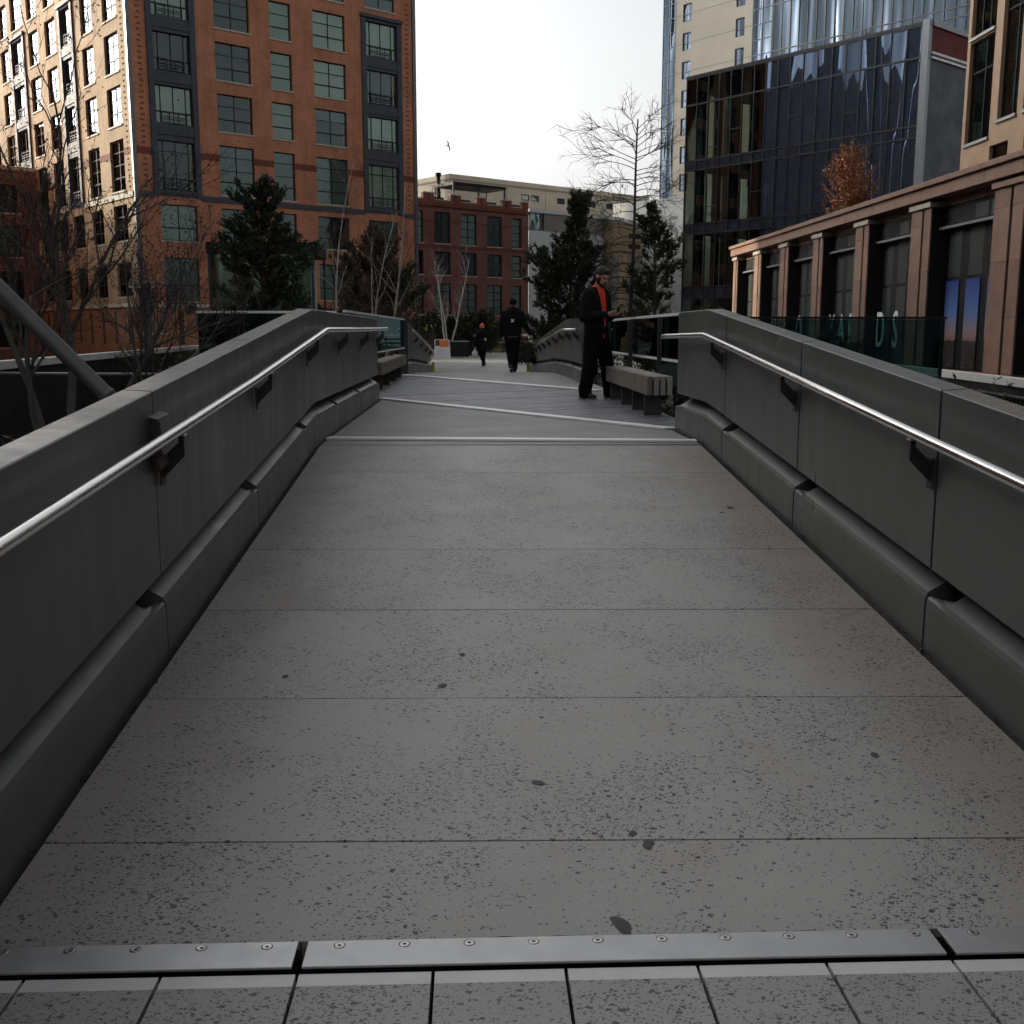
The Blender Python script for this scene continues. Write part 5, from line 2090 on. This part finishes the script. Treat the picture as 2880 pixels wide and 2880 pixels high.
# ================================================================== people
def cap_mesh(m, p0, p1, r0, r1, n=14, flat=1.0, fdir=None):
    """tapered capsule; flat squeezes it along fdir"""
    p0, p1 = Vector(p0), Vector(p1)
    d = (p1 - p0)
    L = d.length
    d = d.normalized() if L > 1e-6 else Vector((0, 0, 1))
    rings = []
    for k in range(5):
        a = -math.pi / 2 + (math.pi / 2) * k / 5
        rings.append((p0 + d * math.sin(a) * r0, r0 * math.cos(a)))
    for k in range(1, 4):
        rings.append((p0.lerp(p1, k / 4), r0 + (r1 - r0) * k / 4))
    for k in range(6):
        a = (math.pi / 2) * k / 5
        rings.append((p1 + d * math.sin(a) * r1, r1 * math.cos(a)))
    u = (fdir - d * fdir.dot(d)).normalized() if fdir is not None else d.orthogonal().normalized()
    w = d.cross(u)
    i0 = len(m.v)
    for c, r in rings:
        r = max(r, 1e-4)
        for j in range(n):
            a = 2 * math.pi * j / n
            m.v.append(tuple(c + u * math.cos(a) * r * flat + w * math.sin(a) * r))
    for k in range(len(rings) - 1):
        for j in range(n):
            a, b = i0 + k * n + j, i0 + k * n + (j + 1) % n
            m.f.append((a, b, b + n, a + n))
    m.f.append(tuple(range(i0 + n - 1, i0 - 1, -1)))
    e = i0 + (len(rings) - 1) * n
    m.f.append(tuple(range(e, e + n)))


def ell(m, c, r, rot=None, n=18):
    i0 = len(m.v)
    M = rot or Matrix.Identity(3)
    c = Vector(c)
    H = 12
    for k in range(H + 1):
        a = -math.pi / 2 + math.pi * k / H
        for j in range(n):
            b = 2 * math.pi * j / n
            rr_ = max(math.cos(a), 1e-3)
            m.v.append(tuple(c + M @ Vector((r[0] * rr_ * math.cos(b), r[1] * rr_ * math.sin(b), r[2] * math.sin(a)))))
    for k in range(H):
        for j in range(n):
            a, b = i0 + k * n + j, i0 + k * n + (j + 1) % n
            m.f.append((a, b, b + n, a + n))
    m.f.append(tuple(range(i0 + n - 1, i0 - 1, -1)))
    m.f.append(tuple(range(i0 + H * n, i0 + H * n + n)))


def fuse(m, name, mat, parent, voxel=.011, smooth=4, cut=None):
    me = bpy.data.meshes.new(name)
    me.from_pydata(m.v, [], m.f)
    o = bpy.data.objects.new('tmp', me)
    COL.objects.link(o)
    md = o.modifiers.new('r', 'REMESH')
    md.mode = 'VOXEL'
    md.voxel_size = voxel
    if smooth:
        s = o.modifiers.new('s', 'SMOOTH')
        s.factor = .5
        s.iterations = smooth
    dg = bpy.context.evaluated_depsgraph_get()
    out = bpy.data.meshes.new_from_object(o.evaluated_get(dg))
    bpy.data.objects.remove(o, do_unlink=True)
    if cut:
        bm = bmesh.new()
        bm.from_mesh(out)
        bmesh.ops.delete(bm, geom=[f for f in bm.faces if cut(f.calc_center_median())], context='FACES')
        bm.to_mesh(out)
        bm.free()
    out.name = name
    out.materials.clear()
    out.materials.append(MATS[mat])
    out.polygons.foreach_set('use_smooth', [True] * len(out.polygons))
    return link(name, out, parent)


def head(m, c, yaw, pitch, s=1.0):
    """skull, jaw, nose, ears; face along +y before turning. Returns the rotation"""
    M = Matrix.Rotation(yaw, 3, 'Z') @ Matrix.Rotation(pitch, 3, 'X')
    c = Vector(c)
    P = lambda x, y, z: c + M @ Vector((x, y, z)) * s
    ell(m, P(0, -.012, .03), (.076 * s, .096 * s, .095 * s), M)
    ell(m, P(0, .03, -.045), (.058 * s, .062 * s, .072 * s), M)
    cap_mesh(m, P(0, .092, .015), P(0, .110, -.022), .009 * s, .014 * s, 8)
    ell(m, P(0, .088, -.062), (.026 * s, .012 * s, .012 * s), M)
    ell(m, P(0, .078, .035), (.055 * s, .018 * s, .012 * s), M)
    for sx in (-1, 1):
        ell(m, P(.078 * sx, -.01, -.005), (.010 * s, .020 * s, .032 * s), M)
        ell(m, P(.032 * sx, .082, .015), (.014 * s, .010 * s, .009 * s), M)
    return M, P


def hand(m, wrist, d, palm_n, side, curl, s=1.0):
    """palm, four unequal bent fingers, thumb from the side of the palm"""
    d = Vector(d).normalized()
    n = Vector(palm_n)
    n = (n - d * n.dot(d)).normalized()
    w = d.cross(n).normalized() * side
    wrist = Vector(wrist)
    cap_mesh(m, wrist, wrist + d * .02 * s, .024 * s, .028 * s, 10, .7, n)
    for k, (off, L) in enumerate(((-.030, .068), (-.010, .078), (.010, .074), (.030, .058))):
        base = wrist + d * .085 * s + w * off * s
        cap_mesh(m, wrist + d * .02 * s + w * off * .7 * s, base, .0125 * s, .0105 * s, 8)
        dd = d
        p = base
        for q in range(3):
            dd = (dd * math.cos(curl) + n * math.sin(curl)).normalized()
            p2 = p + dd * L * s * (.44, .32, .24)[q]
            cap_mesh(m, p, p2, (.0098 - q * .0012) * s, (.0090 - q * .0012) * s, 8)
            p = p2
    b = wrist + d * .03 * s - w * .030 * s
    t1 = b + (d * .6 - w * .65 + n * .45).normalized() * .042 * s
    t2 = t1 + (d * .85 + n * .55).normalized() * .034 * s
    cap_mesh(m, b, t1, .0135 * s, .0115 * s, 8)
    cap_mesh(m, t1, t2, .011 * s, .009 * s, 8)


def shoe(m, heel, d, s=1.0):
    d = Vector(d).normalized()
    h = Vector(heel)
    up = Vector((0, 0, 1))
    cap_mesh(m, h + up * .045 * s, h + d * .07 * s + up * .045 * s, .042 * s, .046 * s, 12)
    cap_mesh(m, h + d * .07 * s + up * .043 * s, h + d * .20 * s + up * .033 * s, .047 * s, .033 * s, 12)
    cap_mesh(m, h + up * .06 * s, h + up * .11 * s, .043 * s, .043 * s, 12)


# ------------------------------------------------------------------ man with phone
man = thing('person', 'bearded person in black jacket and orange shirt looking down at a phone', 'person', (1.66, 14.45, Z0), R(-128))
mb_ = MB()
HC = Vector((0, .075, 1.615))
Mh, Ph = head(mb_, HC, R(-8), R(-30))
cap_mesh(mb_, (0, .0, 1.42), (0, .045, 1.54), .062, .056)
cap_mesh(mb_, (0, 0, 1.0), (0, 0, 1.35), .13, .14, 16, .7, Vector((0, 1, 0)))
cap_mesh(mb_, (-.16, 0, 1.38), (.16, 0, 1.38), .06, .06)
cap_mesh(mb_, (-.09, 0, .92), (.09, 0, .92), .10, .10)
SHR, ELR, WRR = Vector((.205, -.01, 1.375)), Vector((.285, -.02, 1.085)), Vector((.115, .245, 1.125))
SHL, ELL, WRL = Vector((-.205, -.01, 1.375)), Vector((-.275, .0, 1.085)), Vector((-.085, .245, 1.13))
for s_, e_, w_ in ((SHR, ELR, WRR), (SHL, ELL, WRL)):
    cap_mesh(mb_, s_, e_, .050, .042)
    cap_mesh(mb_, e_, w_, .040, .027)
LEG = [(.10, .0, .90), (.15, .00, .48), (.185, -.05, .09)], [(-.10, .0, .90), (-.16, .07, .48), (-.20, .10, .09)]
for lg in LEG:
    cap_mesh(mb_, lg[0], lg[1], .085, .058)
    cap_mesh(mb_, lg[1], lg[2], .055, .040)
hand(mb_, WRR, (-.50, .80, .14), (-.75, -.35, .55), 1, .55)
hand(mb_, WRL, (.38, .90, .12), (.75, -.3, .55), -1, .42)
fuse(mb_, 'body', 'skin', man, .0075, 3)
# hair, beard
mb_ = MB()
ell(mb_, Ph(0, -.022, .048), (.084, .098, .090), Mh)
ell(mb_, Ph(0, .055, .098), (.058, .045, .032), Mh)
ell(mb_, Ph(0, -.075, -.02), (.066, .040, .06), Mh)
fuse(mb_, 'hair', 'hair_brown', man, .008, 2)
mb_ = MB()
ell(mb_, Ph(0, .052, -.090), (.052, .050, .046), Mh)
for sx in (-1, 1):
    ell(mb_, Ph(.056 * sx, .018, -.045), (.017, .036, .060), Mh)
ell(mb_, Ph(0, .092, -.046), (.034, .012, .010), Mh)
fuse(mb_, 'beard', 'hair_brown', man, .008, 2)
# shirt
mb_ = MB()
cap_mesh(mb_, (0, .01, .90), (0, .01, 1.15), .165, .165, 18, .72, Vector((0, 1, 0)))
cap_mesh(mb_, (0, .01, 1.15), (0, .0, 1.36), .165, .155, 18, .70, Vector((0, 1, 0)))
cap_mesh(mb_, (-.13, 0, 1.37), (.13, 0, 1.37), .075, .075)
cap_mesh(mb_, (0, .0, 1.38), (0, .02, 1.44), .082, .075)
fuse(mb_, 'shirt', 'cloth_orange', man, .012, 3)
# jacket, open at the front
mb_ = MB()
cap_mesh(mb_, (0, -.005, .84), (0, -.005, 1.10), .205, .215, 20, .70, Vector((0, 1, 0)))
cap_mesh(mb_, (0, -.005, 1.10), (0, -.012, 1.33), .215, .205, 20, .68, Vector((0, 1, 0)))
cap_mesh(mb_, (-.185, -.012, 1.375), (.185, -.012, 1.375), .082, .082)
cap_mesh(mb_, (0, -.02, 1.40), (0, -.012, 1.47), .092, .080)
for s_, e_, w_ in ((SHR, ELR, WRR), (SHL, ELL, WRL)):
    cap_mesh(mb_, s_, s_.lerp(e_, .55), .088, .078)
    cap_mesh(mb_, s_.lerp(e_, .5), e_, .078, .072)
    cap_mesh(mb_, e_, e_.lerp(w_, .9), .070, .046)
    cap_mesh(mb_, e_.lerp(w_, .35) + Vector((0, 0, -.01)), e_.lerp(w_, .5), .064, .060)


def open_front(c):
    w = .034 + .066 * max(0, min(1, (c.z - 1.02) / .36))
    return (c.y > .0 and abs(c.x) < w and .6 < c.z and not (c.y > .19)) or c.z < .70 or c.z > 1.485


fuse(mb_, 'jacket', 'cloth_black', man, .012, 4, open_front)
# trousers
mb_ = MB()
cap_mesh(mb_, (-.07, 0, .92), (.07, 0, .92), .135, .135, 16)
for lg in LEG:
    a, b, c = [Vector(q) for q in lg]
    cap_mesh(mb_, a, b, .118, .098)
    cap_mesh(mb_, b, c + Vector((0, 0, .03)), .097, .088)
    cap_mesh(mb_, c + Vector((0, -.005, .06)), c + Vector((0, .01, -.02)), .090, .088)
    cap_mesh(mb_, b + Vector((0, .02, -.08)), b + Vector((0, .015, -.10)), .098, .094)
fuse(mb_, 'trousers', 'cloth_trouser', man, .013, 3, lambda c: c.z < .03)
for lg, dx in ((LEG[0], .12), (LEG[1], -.28)):
    mb_ = MB()
    h = Vector(lg[2])
    shoe(mb_, (h.x, h.y - .05, 0.004), (dx, 1, 0), 1.05)
    o = fuse(mb_, 'shoe', 'shoe_black', man, .009, 2, None)
    q = MB()
    d = Vector((dx, 1, 0)).normalized()
    sd = Vector((d.y, -d.x, 0)) * .046
    a, b = Vector((h.x, h.y - .09, 0)), Vector((h.x, h.y - .09, 0)) + d * .30
    q.prism([a - sd * .8, b - sd * .6, b + d * .02, b + sd * .6, a + sd * .8], (0, 0, .018))
    q.build('sole', 'shoe_sole', o, bevel=.003)
# phone in his hands
ph = thing('phone', 'black smartphone held by the standing person', 'phone', tuple(Matrix.Translation(man.location) @ Matrix.Rotation(R(-128), 4, 'Z') @ Vector((.012, .345, 1.165))), R(-128))
q = MB()
q.box(-.036, .036, -.006, .006, -.035, .105)
o = q.build('case', 'phone_black', ph, bevel=.004)
q = MB()
q.box(-.032, .032, -.0075, -.0062, -.030, .100)
o2 = q.build('screen', 'phone_black', ph)
for o in (o, o2):
    o.rotation_euler = (R(-35), 0, 0)


# ------------------------------------------------------------------ person walking away
wk = thing('person', 'person in black hooded top with small white back emblem walking away', 'person', (.95, 25.5, zf(25.5)), R(-3))
mb_ = MB()
Mh, Ph = head(mb_, (0.01, .02, 1.60), 0, R(-6))
cap_mesh(mb_, (0, 0, 1.42), (0.005, .01, 1.53), .064, .058)
cap_mesh(mb_, (0, 0, 1.0), (0, 0, 1.35), .13, .14, 16, .7, Vector((0, 1, 0)))
cap_mesh(mb_, (-.16, 0, 1.37), (.16, 0, 1.37), .06, .06)
cap_mesh(mb_, (-.09, 0, .92), (.09, 0, .92), .10, .10)
sR, eR, wR = Vector((.205, 0, 1.36)), Vector((.30, -.03, 1.10)), Vector((.42, .06, .90))
sL, eL, wL = Vector((-.205, 0, 1.36)), Vector((-.265, -.02, 1.09)), Vector((-.245, .10, .86))
for s_, e_, w_ in ((sR, eR, wR), (sL, eL, wL)):
    cap_mesh(mb_, s_, e_, .05, .042)
    cap_mesh(mb_, e_, w_, .040, .027)
LEGW = [(.09, .0, .90), (.06, .06, .48), (.045, .10, .10)], [(-.09, .0, .90), (-.07, .02, .48), (-.03, -.18, .16)]
for lg in LEGW:
    cap_mesh(mb_, lg[0], lg[1], .085, .058)
    cap_mesh(mb_, lg[1], lg[2], .055, .040)
hand(mb_, wR, (.45, .1, -.85), (-.8, .2, -.3), 1, .35)
hand(mb_, wL, (.05, .25, -.95), (.95, .1, .0), -1, .35)
fuse(mb_, 'body', 'skin', wk, .009, 3)
mb_ = MB()
ell(mb_, Ph(0, -.018, .040), (.088, .106, .094), Mh)
fuse(mb_, 'cap', 'cloth_black', wk, .011, 2, lambda c: c.z < 1.575)
mb_ = MB()
cap_mesh(mb_, (0, 0, .86), (0, 0, 1.12), .205, .225, 20, .68, Vector((0, 1, 0)))
cap_mesh(mb_, (0, 0, 1.12), (0, -.01, 1.32), .225, .220, 20, .66, Vector((0, 1, 0)))
cap_mesh(mb_, (-.18, -.01, 1.37), (.18, -.01, 1.37), .085, .085)
cap_mesh(mb_, (0, -.05, 1.42), (0, -.045, 1.47), .105, .085)
for s_, e_, w_ in ((sR, eR, wR), (sL, eL, wL)):
    cap_mesh(mb_, s_, e_, .088, .072)
    cap_mesh(mb_, e_, e_.lerp(w_, .95), .070, .046)
fuse(mb_, 'hooded_top', 'cloth_black', wk, .013, 4, lambda c: c.z > 1.50 and abs(c.x) < .1 and c.y > -.05)
q = MB()   # two mirrored arcs of the emblem
for sx in (-1, 1):
    for k in range(5):
        a0, a1 = R(-65 + 26 * k), R(-65 + 26 * (k + 1))
        f = lambda a, r: (.055 * sx - sx * math.cos(a) * r * .95, -.170 - .0, 1.212 + math.sin(a) * r * .8)
        q.quad(f(a0, .036), f(a1, .036), f(a1, .054 + .006), f(a0, .054 + .006))
o = q.build('back_emblem', 'logo_white', wk)
sw = o.modifiers.new('thick', 'SOLIDIFY')
sw.thickness = .02
sw.offset = 0
q = MB()
q.box(-.10, .12, -.158, -.148, .835, .842)
q.build('hem_trim', 'shoe_sole', wk)
mb_ = MB()
cap_mesh(mb_, (-.07, 0, .90), (.07, 0, .90), .13, .13, 16)
for lg in LEGW:
    a, b, c = [Vector(q_) for q_ in lg]
    cap_mesh(mb_, a, b, .115, .088)
    cap_mesh(mb_, b, c, .086, .070)
fuse(mb_, 'trousers', 'cloth_trouser', wk, .013, 3)
for lg, lift in ((LEGW[0], 0.0), (LEGW[1], .04)):
    mb_ = MB()
    h = Vector(lg[2])
    shoe(mb_, (h.x, h.y - .05, lift), (0, 1, -.25 if lift else 0), 1.0)
    fuse(mb_, 'shoe', 'shoe_black', wk, .01, 2)
    if lift:
        q = MB()
        q.box(h.x - .03, h.x + .03, h.y - .102, h.y - .094, lift + .05, lift + .075)
        q.build('heel_patch', 'shoe_sole', wk)

# ------------------------------------------------------------------ person in the orange hat
rh = thing('person', 'person in orange knit hat and long black coat walking with a white bag', 'person', (.39, 42.0, .138), R(18))
mb_ = MB()
Mh, Ph = head(mb_, (0.0, .04, 1.50), R(-15), R(-14))
cap_mesh(mb_, (0, 0, 1.33), (0, .02, 1.44), .06, .055)
cap_mesh(mb_, (0, 0, .95), (0, 0, 1.28), .13, .13, 16, .7, Vector((0, 1, 0)))
sR, eR, wR = Vector((.19, 0, 1.28)), Vector((.26, .05, 1.04)), Vector((.12, .20, 1.00))
sL, eL, wL = Vector((-.19, 0, 1.28)), Vector((-.27, -.02, 1.02)), Vector((-.27, .06, .78))
for s_, e_, w_ in ((sR, eR, wR), (sL, eL, wL)):
    cap_mesh(mb_, s_, e_, .048, .040)
    cap_mesh(mb_, e_, w_, .038, .026)
hand(mb_, wL, (.0, .15, -1), (.95, .1, .0), -1, .6)
hand(mb_, wR, (-.6, .5, .1), (-.4, -.6, .2), 1, .5)
LEGR = [(.08, 0, .82), (.06, .07, .44), (.05, .05, .09)], [(-.08, 0, .82), (-.03, .03, .44), (.03, -.12, .12)]
for lg in LEGR:
    cap_mesh(mb_, lg[0], lg[1], .08, .056)
    cap_mesh(mb_, lg[1], lg[2], .053, .04)
fuse(mb_, 'body', 'skin', rh, .010, 3)
mb_ = MB()
ell(mb_, Ph(0, -.022, .050), (.094, .112, .108), Mh)
ell(mb_, Ph(0, -.05, .15), (.03, .03, .03), Mh)
fuse(mb_, 'knit_hat', 'cloth_hat', rh, .011, 2, lambda c: (c - Vector((0, .04, 1.50))).dot(Mh @ Vector((0, .35, 1))) < -.005)
mb_ = MB()
cap_mesh(mb_, (0, 0, .72), (0, 0, 1.05), .215, .205, 20, .75, Vector((0, 1, 0)))
cap_mesh(mb_, (0, 0, 1.05), (0, 0, 1.25), .205, .20, 20, .72, Vector((0, 1, 0)))
cap_mesh(mb_, (-.16, 0, 1.29), (.16, 0, 1.29), .085, .085)
cap_mesh(mb_, (0, -.02, 1.32), (0, -.01, 1.41), .10, .085)
for s_, e_, w_ in ((sR, eR, wR), (sL, eL, wL)):
    cap_mesh(mb_, s_, e_, .085, .074)
    cap_mesh(mb_, e_, e_.lerp(w_, .9), .072, .05)
fuse(mb_, 'coat', 'cloth_black', rh, .014, 4, lambda c: c.z < .58)
mb_ = MB()
for lg in LEGR:
    a, b, c = [Vector(q_) for q_ in lg]
    cap_mesh(mb_, a, b, .11, .09)
    cap_mesh(mb_, b, c, .088, .07)
fuse(mb_, 'trousers', 'cloth_trouser', rh, .014, 3)
for lg, lift in ((LEGR[0], 0), (LEGR[1], .03)):
    mb_ = MB()
    h = Vector(lg[2])
    shoe(mb_, (h.x, h.y - .05, lift), (0, 1, 0), .95)
    fuse(mb_, 'shoe', 'shoe_black', rh, .011, 2)
q = MB()
q.hexa([(.05, -.172, 1.0), (.10, -.168, 1.01), (.10, -.160, 1.01), (.05, -.164, 1.0), (.02, -.178, 1.09), (.09, -.172, 1.10), (.09, -.164, 1.10), (.02, -.170, 1.09)])
q.build('back_patch', 'logo_white', rh)
# white carrier bag
bag_at = Matrix.Translation(rh.location) @ Matrix.Rotation(R(18), 4, 'Z') @ Vector((-.275, .09, .68))
bg = thing('carrier_bag', 'white plastic carrier bag hanging from the hand of the orange-hatted person', 'bag', tuple(bag_at))
mb_ = MB()
ell(mb_, (0, 0, -.20), (.13, .09, .15))
ell(mb_, (.02, .01, -.26), (.11, .10, .10))
cap_mesh(mb_, (0, 0, -.10), (0, 0, .0), .07, .02)
fuse(mb_, 'sack', 'bag_white', bg, .014, 2)
q = MB()
q.tube([(-.02, 0, -.02), (-.025, 0, .03), (0, 0, .055), (.025, 0, .03), (.02, 0, -.02)], .008, 6)
q.build('handle', 'bag_white', bg)

# ================================================================== small things at the end of the walk
t = thing('sandwich_board', 'white sandwich board with an orange poster standing by the birch stems', 'sign', (-1.52, 54.0, .138), R(4))
for s in (-1, 1):
    q = MB()
    q.hexa([(-.42, s * .30 - .012, .0), (.42, s * .30 - .012, .0), (.42, s * .30 + .012, .0), (-.42, s * .30 + .012, .0),
            (-.36, s * .03 - .012, .98), (.36, s * .03 - .012, .98), (.36, s * .03 + .012, .98), (-.36, s * .03 + .012, .98)])
    q.build('board', 'white_paint', t)


def onboard(x0, x1, h0, h1, off):
    f = lambda x, h: (x, -.30 + .27 * h / .98 - .012 - off, h)
    return [f(x0, h0), f(x1, h0), f(x1, h1), f(x0, h1)]


for nm, mat, a in (('notice', 'paper_white', (-.37, .34, .10, .62, .004)), ('poster', 'sign_orange', (-.12, .33, .60, .95, .007)), ('poster_panel', 'dark_steel', (-.33, -.125, .66, .95, .007))):
    q = MB()
    q.prism(onboard(*a), (0, -.003, 0))
    q.build(nm, mat, t)
q = MB()
for k in range(6):
    q.prism(onboard(-.30, .05 + .03 * (k % 3), .50 - k * .055, .508 - k * .055, .0075), (0, -.001, 0))
q.build('printed_line', 'number_grey', t)


def bin_(label, loc, w, d, h):
    t = thing('litter_bin', label, 'bin', loc, R(5), 'dark square bins at the end of the walk')
    q = MB()
    q.box(-w / 2, w / 2, -d / 2, d / 2, .06, h - .06)
    q.build('body', 'black_steel', t, bevel=.015)
    q = MB()
    q.box(-w / 2 - .02, w / 2 + .02, -d / 2 - .02, d / 2 + .02, h - .055, h)
    q.build('lid', 'galvanised', t, bevel=.01)
    for sx in (-1, -.4, .3, 1):
        q = MB()
        q.box(sx * (w / 2 - .06) - .05, sx * (w / 2 - .06) + .05, -d / 2 + .02, -d / 2 + .10, 0, .058)
        q.build('foot', 'galvanised', t)
    return t


bin_('dark square bin between the sandwich board and the evergreen shrub', (-.70, 57.0, .138), .92, .8, .88)
bin_('dark square bin behind the walking person beside the far parapet', (2.16, 45.6, .138), .64, .6, .92)

t = thing('low_rail', 'low white-capped rail with dark posts closing the end of the walk', 'railing', (-2.6, 70.0, .1))
q = MB()
q.box(0, 7.5, -.08, .08, 1.12, 1.26)
q.build('cap', 'white_paint', t)
for k in range(7):
    q = MB()
    q.box(.1 + k * 1.2, .18 + k * 1.2, -.04, .04, 0, 1.119)
    q.build('post', 'black_steel', t)
for z in (.35, .62, .88):
    q = MB()
    q.box(0, 7.5, .03, .05, z, z + .10)
    q.build('board', 'dark_steel', t)

t = thing('yellow_sign', 'dark hoarding with yellow capital letters behind the birch stems', 'sign', (-2.45, 66.0, .1))
q = MB()
q.box(-1.5, 1.3, 0, .05, .9, 2.15)
q.build('panel', 'black_steel', t)
for x in (-1.2, 1.0):
    q = MB()
    q.box(x - .05, x + .05, .05, .12, 0, 2.0)
    q.build('post', 'black_steel', t)
put_text('lettering', 'ON WEST', .56, 'sign_yellow', t, (.1, -.004, 1.62), (R(90), 0, 0), extrude=.002)


t = thing('street_lamp', 'street lamp with curled pale bracket before the orange brick block', 'street lamp', (-11.2, 38.0, -8))
q = MB()
q.tube([(0, 0, 0), (0, 0, 11.05)], [.16, .14], 12)
q.build('pole', 'dark_steel', t, smooth=True)
q = MB()
q.box(-.25, .55, -.12, .12, 11.10, 11.20)
q.build('lamp_head', 'galvanised', t, bevel=.02)
q = MB()
q.tube([(-.47 + .13 * math.cos(a), 0, 11.11 + .16 * math.sin(a)) for a in [R(20 + 16 * k) for k in range(11)]] + [(-.6, 0, 11.0), (-.45, 0, 10.98), (.25, 0, 10.99)], .035, 8)
q.build('curled_bracket', 'white_paint', t, smooth=True)
q = MB()
q.hexa([(-.36, -.09, 9.36), (.18, -.09, 9.38), (.18, .09, 9.38), (-.36, .09, 9.36), (-.30, -.07, 9.45), (.16, -.05, 9.47), (.16, .05, 9.47), (-.30, .07, 9.45)])
q.build('second_lamp_head', 'white_paint', t, bevel=.015)
q = MB()
q.tube([(.15, 0, 9.42), (.75, 0, 9.36)], .03, 8)
q.build('second_arm', 'galvanised', t, smooth=True)


# birds
def gull(label, loc, s, roll, yaw):
    t = thing('gull', label, 'bird', loc, yaw, 'gulls in the sky')
    mb_ = MB()
    ell(mb_, (0, 0, 0), (.05 * s, .20 * s, .05 * s))
    ell(mb_, (0, .19 * s, .015 * s), (.032 * s, .05 * s, .032 * s))
    cap_mesh(mb_, (0, .23 * s, .01 * s), (0, .27 * s, 0), .012 * s, .004 * s, 6)
    mb_.hexa([(-.02 * s, -.16 * s, -.008 * s), (.02 * s, -.16 * s, -.008 * s), (.05 * s, -.30 * s, -.004 * s), (-.05 * s, -.30 * s, -.004 * s), (-.02 * s, -.16 * s, .008 * s), (.02 * s, -.16 * s, .008 * s), (.05 * s, -.30 * s, .004 * s), (-.05 * s, -.30 * s, .004 * s)])
    o = mb_.build('body', 'bird_grey', t, smooth=True)
    o.rotation_euler = (0, roll, 0)
    for sx in (-1, 1):
        q = MB()
        pts = [(0.03, .10, .02), (.28, .14, .13), (.55, .05, .10), (.72, -.10, .02)]
        w = [.16, .15, .10, .02]
        for k in range(3):
            (x0, y0, z0), (x1, y1, z1) = pts[k], pts[k + 1]
            a, b = w[k], w[k + 1]
            q.hexa([(sx * x0 * s, (y0 - a) * s, (z0 - .008) * s), (sx * x1 * s, (y1 - b) * s, (z1 - .008) * s), (sx * x1 * s, y1 * s, (z1 - .008) * s), (sx * x0 * s, y0 * s, (z0 - .008) * s),
                    (sx * x0 * s, (y0 - a) * s, (z0 + .008) * s), (sx * x1 * s, (y1 - b) * s, (z1 + .008) * s), (sx * x1 * s, y1 * s, (z1 + .008) * s), (sx * x0 * s, y0 * s, (z0 + .008) * s)])
        w_ = q.build('wing', 'bird_grey', t)
        w_.rotation_euler = (0, roll, 0)


gull('grey gull gliding in the white sky right of the brick block', (-1.31, 62.7, 11.8), .55, R(62), R(-60))
